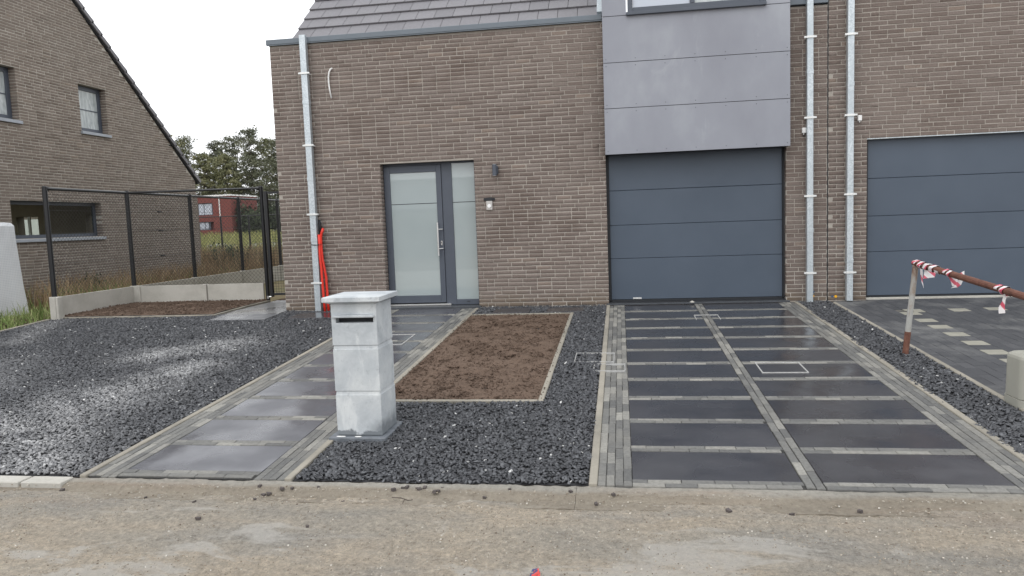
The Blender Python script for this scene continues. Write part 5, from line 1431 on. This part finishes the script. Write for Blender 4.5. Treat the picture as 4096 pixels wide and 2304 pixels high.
blades('dry_weeds', [(-16.5, -9.2, 19.5, 27), (-16.5, -5.5, 20.2, 27)], 5500, 0.75, 0.016, WEED, zgl, 0.5, clump)
blades('green_weeds', [(-12.0, -9.3, 12.2, 19.0)], 4500, 0.34, 0.016, GRASSM, zgl, 0.7, lambda X, Y: np.array([fb(x, y, 0.8, 12) > 0.08 for x, y in zip(X, Y)]))
blades('green_weeds', [(-14.5, -10, 19.5, 25)], 2600, 0.7, 0.02, HEDGE, zgl, 0.6, lambda X, Y: np.array([fb(x, y, 0.5, 12) > 0.2 for x, y in zip(X, Y)]))
blades('meadow_grass', [(-36, -12, 30, 44)], 12000, 0.75, 0.035, YELLOWG, zgl, 0.5)
blades('meadow_grass', [(-48, -16, 44, 62)], 12000, 0.8, 0.06, YELLOWG, zgl, 0.5)
blades('meadow_grass', [(-66, -22, 62, 88)], 7000, 1.2, 0.11, YELLOWG, zgl, 0.5)

def shrubby(name, cx, cy_, cz, rx, ry, rz, nleaf, size, m, label, cat, group=None, flat=0.75):
    """a bush: leaf quads filling a lumpy ellipsoid plus stems"""
    root = empty(name, (cx, cy_, 0.3), label, cat, group)
    C_ = RNG.normal(0, 1, (14, 3)); C_ /= np.linalg.norm(C_, axis=1)[:, None]; C_ *= RNG.uniform(0.3, 0.8, (14, 1))
    idx = RNG.integers(0, 14, nleaf); P_ = C_[idx] + RNG.normal(0, 0.22, (nleaf, 3))
    P_ = P_ * np.array([rx, ry, rz]) + np.array([cx, cy_, cz]); P_[:, 2] = np.maximum(P_[:, 2], 0.35)
    leaf_mesh('foliage', P_, size, m, root, np.clip(0.5 + 0.0 * idx + RNG.normal(0, .22, nleaf) + (RNG.uniform(-.2, .2, 14))[idx], 0, 1))
    b = MB()
    for k in range(5): b.tube([(cx + RNG.uniform(-.2, .2) * rx, cy_, 0.25), (cx + RNG.uniform(-.5, .5) * rx, cy_ + RNG.uniform(-.3, .3) * ry, cz)], [0.03 * rz, 0.01 * rz], 5)
    b.build('stems', BARK, root)
    return root
def leaf_mesh(name, P_, size, m, parent, tone):
    n = len(P_); s = size * RNG.uniform(0.5, 1.4, n)
    u = RNG.normal(0, 1, (n, 3)); u /= np.linalg.norm(u, axis=1)[:, None]
    w = RNG.normal(0, 1, (n, 3)); v = np.cross(u, w); v /= np.linalg.norm(v, axis=1)[:, None]
    u = u * s[:, None]; v = v * (s * RNG.uniform(0.3, 0.7, n))[:, None]
    V = np.stack([P_ - u, P_ + v * .9 - u * .1, P_ + u, P_ - v], 1).reshape(-1, 3)
    F = np.arange(4 * n).reshape(-1, 4)
    org = WLOC[parent.name]
    return numpy_mesh(name, V, F, m, np.repeat(tone, 4), parent, None, org=tuple(org))

def tree(x, y, ht, crown0, spread_, leafm, label, cat='tree', seed=0, nclump=85, per=62, trunk_r=0.17, group='tall trees behind the meadow'):
    r = random.Random(seed); root = empty('tree', (x, y, 0.3), label, cat, group)
    # trunk, slightly crooked
    pts = []; n = 9
    for k in range(n + 1):
        t = k / n; pts.append((x + 0.35 * math.sin(t * 3 + seed) * t, y + 0.3 * math.cos(t * 2.4 + seed) * t, 0.3 + t * (ht - 0.5)))
    b = MB(); b.tube(pts, [trunk_r * (1 - 0.85 * k / n) for k in range(n + 1)], 7)
    P_ = []; T = []
    for k in range(nclump):
        t = crown0 + (1 - crown0) * (k + r.random()) / nclump
        c = Vector(pts[0]).lerp(Vector(pts[-1]), t); c.x += 0.35 * math.sin(t * 3 + seed) * t
        prof = math.sin(min(1, (t - crown0) / (1 - crown0) * 0.86 + 0.12) * math.pi) ** 0.42
        rad = spread_ * prof * r.uniform(0.15, 1.08); a = r.uniform(0, 6.283)
        e = Vector((c.x + rad * math.cos(a), c.y + rad * math.sin(a), c.z + rad * r.uniform(0.0, 0.45)))
        if r.random() < 0.6: b.tube([c, c.lerp(e, 0.5) + Vector((0, 0, 0.1)), e], [0.055, 0.035, 0.012], 4, cap=False)
        cr = r.uniform(0.30, 0.80); tn = r.uniform(0.15, 0.85)
        m = int(per * r.uniform(0.5, 1.2)); q = RNG.normal(0, 1, (m, 3)) * np.array([cr * 0.62, cr * 0.62, cr * 0.36]) + np.array(e)
        P_.append(q); T.append(np.clip(tn + RNG.normal(0, .15, m), 0, 1))
    b.build('trunk', BARK, root)
    leaf_mesh('crown', np.concatenate(P_), 0.15, leafm, root, np.concatenate(T))
    return root
def at(u, D): return (-u * D, D)
# directions seen between the gable and the house corner: x/y from about -0.66 to -0.46
TR = [(0.672, 112, 15.8, 0.30, 2.5, LEAF, 'tree mostly hidden behind the roof slope of the gable house'),
      (0.652, 104, 17.1, 0.25, 3.3, LEAF2, 'olive crowned tree rising just right of the gable roof edge'),
      (0.628, 108, 16.6, 0.25, 3.1, LEAF, 'sparse tall tree second from the gable roof edge'),
      (0.603, 106, 13.8, 0.22, 2.4, LEAF2, 'lower yellow-green tree above the left part of the red house'),
      (0.584, 114, 16.6, 0.26, 2.6, LEAF, 'dark tree above the middle of the red house'),
      (0.562, 106, 13.6, 0.24, 2.6, LEAF2, 'yellow-green tree in front of the dark ones, right of the red house'),
      (0.545, 114, 17.0, 0.28, 2.9, LEAF, 'tall dark tree right of the red house'),
      (0.525, 108, 17.4, 0.22, 2.9, LEAF, 'the tallest dark pine, in the middle of the row'),
      (0.505, 114, 16.6, 0.26, 2.8, LEAF2, 'broad pine right of the tallest one, with bare lower trunk'),
      (0.486, 106, 15.2, 0.24, 2.6, LEAF, 'dark tree standing next to the brick corner of the main house'),
      (0.462, 112, 16.4, 0.24, 3.0, LEAF2, 'tree cut off by the brick corner of the main house')]
for k, (u, D, ht, c0, spn, lm, lab) in enumerate(TR):
    tree(-u * D, D, ht, c0, spn, lm, lab, seed=3 + k * 5, nclump=130, per=75)
# a thinner second row
for k, (u, D, ht, lab) in enumerate(((0.636, 130, 15.5, 'thin bare-trunked tree in the back row near the gable roof'), (0.592, 132, 16.0, 'slender back-row tree seen above the red house'), (0.552, 134, 15.2, 'slender back-row tree between two dark trees'), (0.515, 130, 15.0, 'slim back-row tree right of the tallest pine'), (0.494, 134, 16, 'thin back-row tree between pine and corner tree'), (0.474, 130, 15.0, 'slim back-row tree closest to the house corner'))):
    tree(-u * D, D, ht, 0.12, 2.2, LEAF, lab, seed=60 + k * 3, nclump=60, per=55, trunk_r=0.12)
hedge_labels = ['dark hedge clump right of the red house', 'dark hedge clump in the middle of the hedge row', 'dark hedge clump near the house corner', 'dark hedge clump partly behind the house corner', 'low dark bush beneath the tall pines']
for k, (u, D, rx) in enumerate(((0.545, 92, 4.2), (0.515, 94, 4.4), (0.485, 93, 4.2), (0.45, 95, 4.5), (0.53, 98, 4.0))):
    shrubby('hedge', -u * D, D, 2.6, rx, 1.6, 2.6, 3200, 0.20, HEDGE, hedge_labels[k], 'hedge', 'hedge below the pines')
shrubby('shrub', -11.3, 14.2, 0.52, 0.42, 0.4, 0.34, 900, 0.035, HEDGE, 'dark green low shrub behind the chain-link fence by the gable wall', 'shrub')
shrubby('shrub', -12.9, 22.4, 0.75, 0.8, 0.6, 0.6, 1300, 0.05, HEDGE, 'dull green bush in the meadow just past the gable corner', 'shrub')

# white plastic-covered strip in the meadow
b = MB()
for k in range(26):
    x0_, x1_ = -30.5 + k * 0.62, -30.5 + (k + 1) * 0.62
    h0, h1 = 0.55 + 0.1 * math.sin(k * 1.3), 0.55 + 0.1 * math.sin((k + 1) * 1.3)
    b.add([(x0_, 39.5, 0.3), (x1_, 39.5, 0.3), (x1_, 39.8, 0.3 + h1), (x0_, 39.8, 0.3 + h0), (x1_, 41, 0.35 + h1), (x0_, 41, 0.35 + h0)], [(0, 1, 2, 3), (3, 2, 4, 5)])
tag(b.build('plastic_tunnel', simple('dull_white_plastic', (0.42, 0.45, 0.46), 0.5, 0.15, 2)), 'low whitish plastic sheeting lying across the meadow', 'plastic sheet')

# red house far behind and the car in front of it
rh = empty('red_house', (-54, 92, 0.3), 'far dark red house with a flat white roof edge and dark windows', 'house')
RX0, RX1, RYF = -60.0, -50.4, 90.0
wz = [(Z(2.30), Z(3.90)), (Z(0.35), Z(1.35))]
RW = [(-56.9, -56.1), (-55.9, -54.7), (-54.5, -53.2)]
b = MB()
cols = [(-60, -56.9), (-53.0, -50.4)]
for (a, c) in cols: b.box(a, c, RYF, RYF + 7, 0.3, Z(4.75))
b.box(-56.9, -53.0, RYF, RYF + 7, 0.3, Z(0.35)); b.box(-56.9, -53.0, RYF, RYF + 7, Z(1.45), Z(2.30)); b.box(-56.9, -53.0, RYF, RYF + 7, Z(3.90), Z(4.75))
b.box(-56.9, -53.0, RYF + 0.6, RYF + 7, Z(0.35), Z(1.45)); b.box(-56.9, -53.0, RYF + 0.6, RYF + 7, Z(2.30), Z(3.90))
b.build('wall', REDBRICK, rh)
b = MB(); b.box(-60.1, -50.3, RYF - 0.15, RYF + 7.1, Z(4.75), Z(4.92)); b.build('roof_edge', WHITE, rh)
for (za, zb_, xx) in ((Z(2.30), Z(3.90), -53.0), (Z(0.35), Z(1.45), -53.6)):
    b = MB(); b.box(-56.9, xx, RYF + 0.25, RYF + 0.35, za, zb_); w = b.build('window', ANTHRA, rh)
    for (a, c) in ((-56.75, -55.9), (-55.1, -54.4), (-54.3, xx - 0.25)):
        b = MB(); b.box(a, c, RYF + 0.2, RYF + 0.24, za + 0.1, zb_ - 0.1); b.build('pane', SKY_PANE, w)
b = MB(); b.box(-53.0, -53.0 + 0.6, RYF - .02, RYF, Z(0.35), Z(1.45)); b.build('wall_infill', REDBRICK, rh)
b = MB(); b.box(-52.05, -51.93, RYF - 0.12, RYF - 0.01, 0.3, Z(4.7)); b.build('downpipe', WHITE, rh)

def car():
    root = empty('parked_car', (-54.2, 84, 0.3), 'red car with roof rails parked before the far red house', 'car')
    cx, cyv, z0 = -54.2, 84.0, 0.75
    side = [(-2.2, 0.35), (-2.15, 0.85), (-1.9, 1.0), (-1.35, 1.08), (-0.75, 1.55), (0.9, 1.58), (1.75, 1.15), (2.15, 1.02), (2.2, 0.35)]
    b = MB(); n = len(side)
    for (w0) in (-0.88, 0.88):
        pass
    vs = [(cx + p[0], cyv + s * (0.88 if p[1] < 1.2 else 0.68), z0 + p[1] - 0.1) for s in (-1, 1) for p in side]
    fs = [tuple(range(n))[::-1], tuple(range(n, 2 * n))] + [(k, (k + 1) % n, n + (k + 1) % n, n + k) for k in range(n)]
    b.add(vs, fs); body = b.build('body', simple('red_car_paint', (0.45, 0.02, 0.03), 0.25, 0.05), root)
    for (xa, xb_, xc, xd) in ((-1.2, -0.25, -0.3, -0.72), (-0.18, 0.75, 0.72, -0.18), (0.83, 1.5, 0.95, 0.83)):
        b = MB(); b.add([(cx + xa, cyv - 0.90, z0 + 1.0), (cx + xb_, cyv - 0.90, z0 + 1.0), (cx + xc, cyv - 0.72, z0 + 1.40), (cx + xd, cyv - 0.72, z0 + 1.40)], [(0, 1, 2, 3)]); b.build('side_window', PANE, body)
    for xx in (-1.35, 1.4):
        for yy in (-0.9, 0.72):
            b = MB(); b.tube([(cx + xx, cyv + yy, z0 + 0.22), (cx + xx, cyv + yy + 0.18, z0 + 0.22)], 0.33, 16); w = b.build('wheel', ANTHRA_D, root)
    for yy in (-0.6, 0.6):
        b = MB(); b.tube([(cx - 0.7, cyv + yy, z0 + 1.5), (cx - 0.6, cyv + yy, z0 + 1.56), (cx + 0.8, cyv + yy, z0 + 1.58), (cx + 0.95, cyv + yy, z0 + 1.5)], 0.025, 6); b.build('roof_rail', STEEL, root)
car()

# ------------------------------------------------------------------ across the street (seen only as reflection in the door glass)
oh = empty('opposite_house', (-8, -18, 0), 'low house across the street, mirrored in the front door glass', 'house')
b = MB(); b.box(-22, 4, -22, -16, -0.1, 2.6); b.build('wall', BRICK_L, oh)
b = MB(); b.add([(-22.4, -15.6, 2.5), (4.4, -15.6, 2.5), (4.4, -19, 4.3), (-22.4, -19, 4.3), (4.4, -22.4, 2.5), (-22.4, -22.4, 2.5)], [(0, 1, 2, 3), (3, 2, 4, 5), (0, 3, 5), (1, 4, 2)]); b.build('roof', TILE, oh)
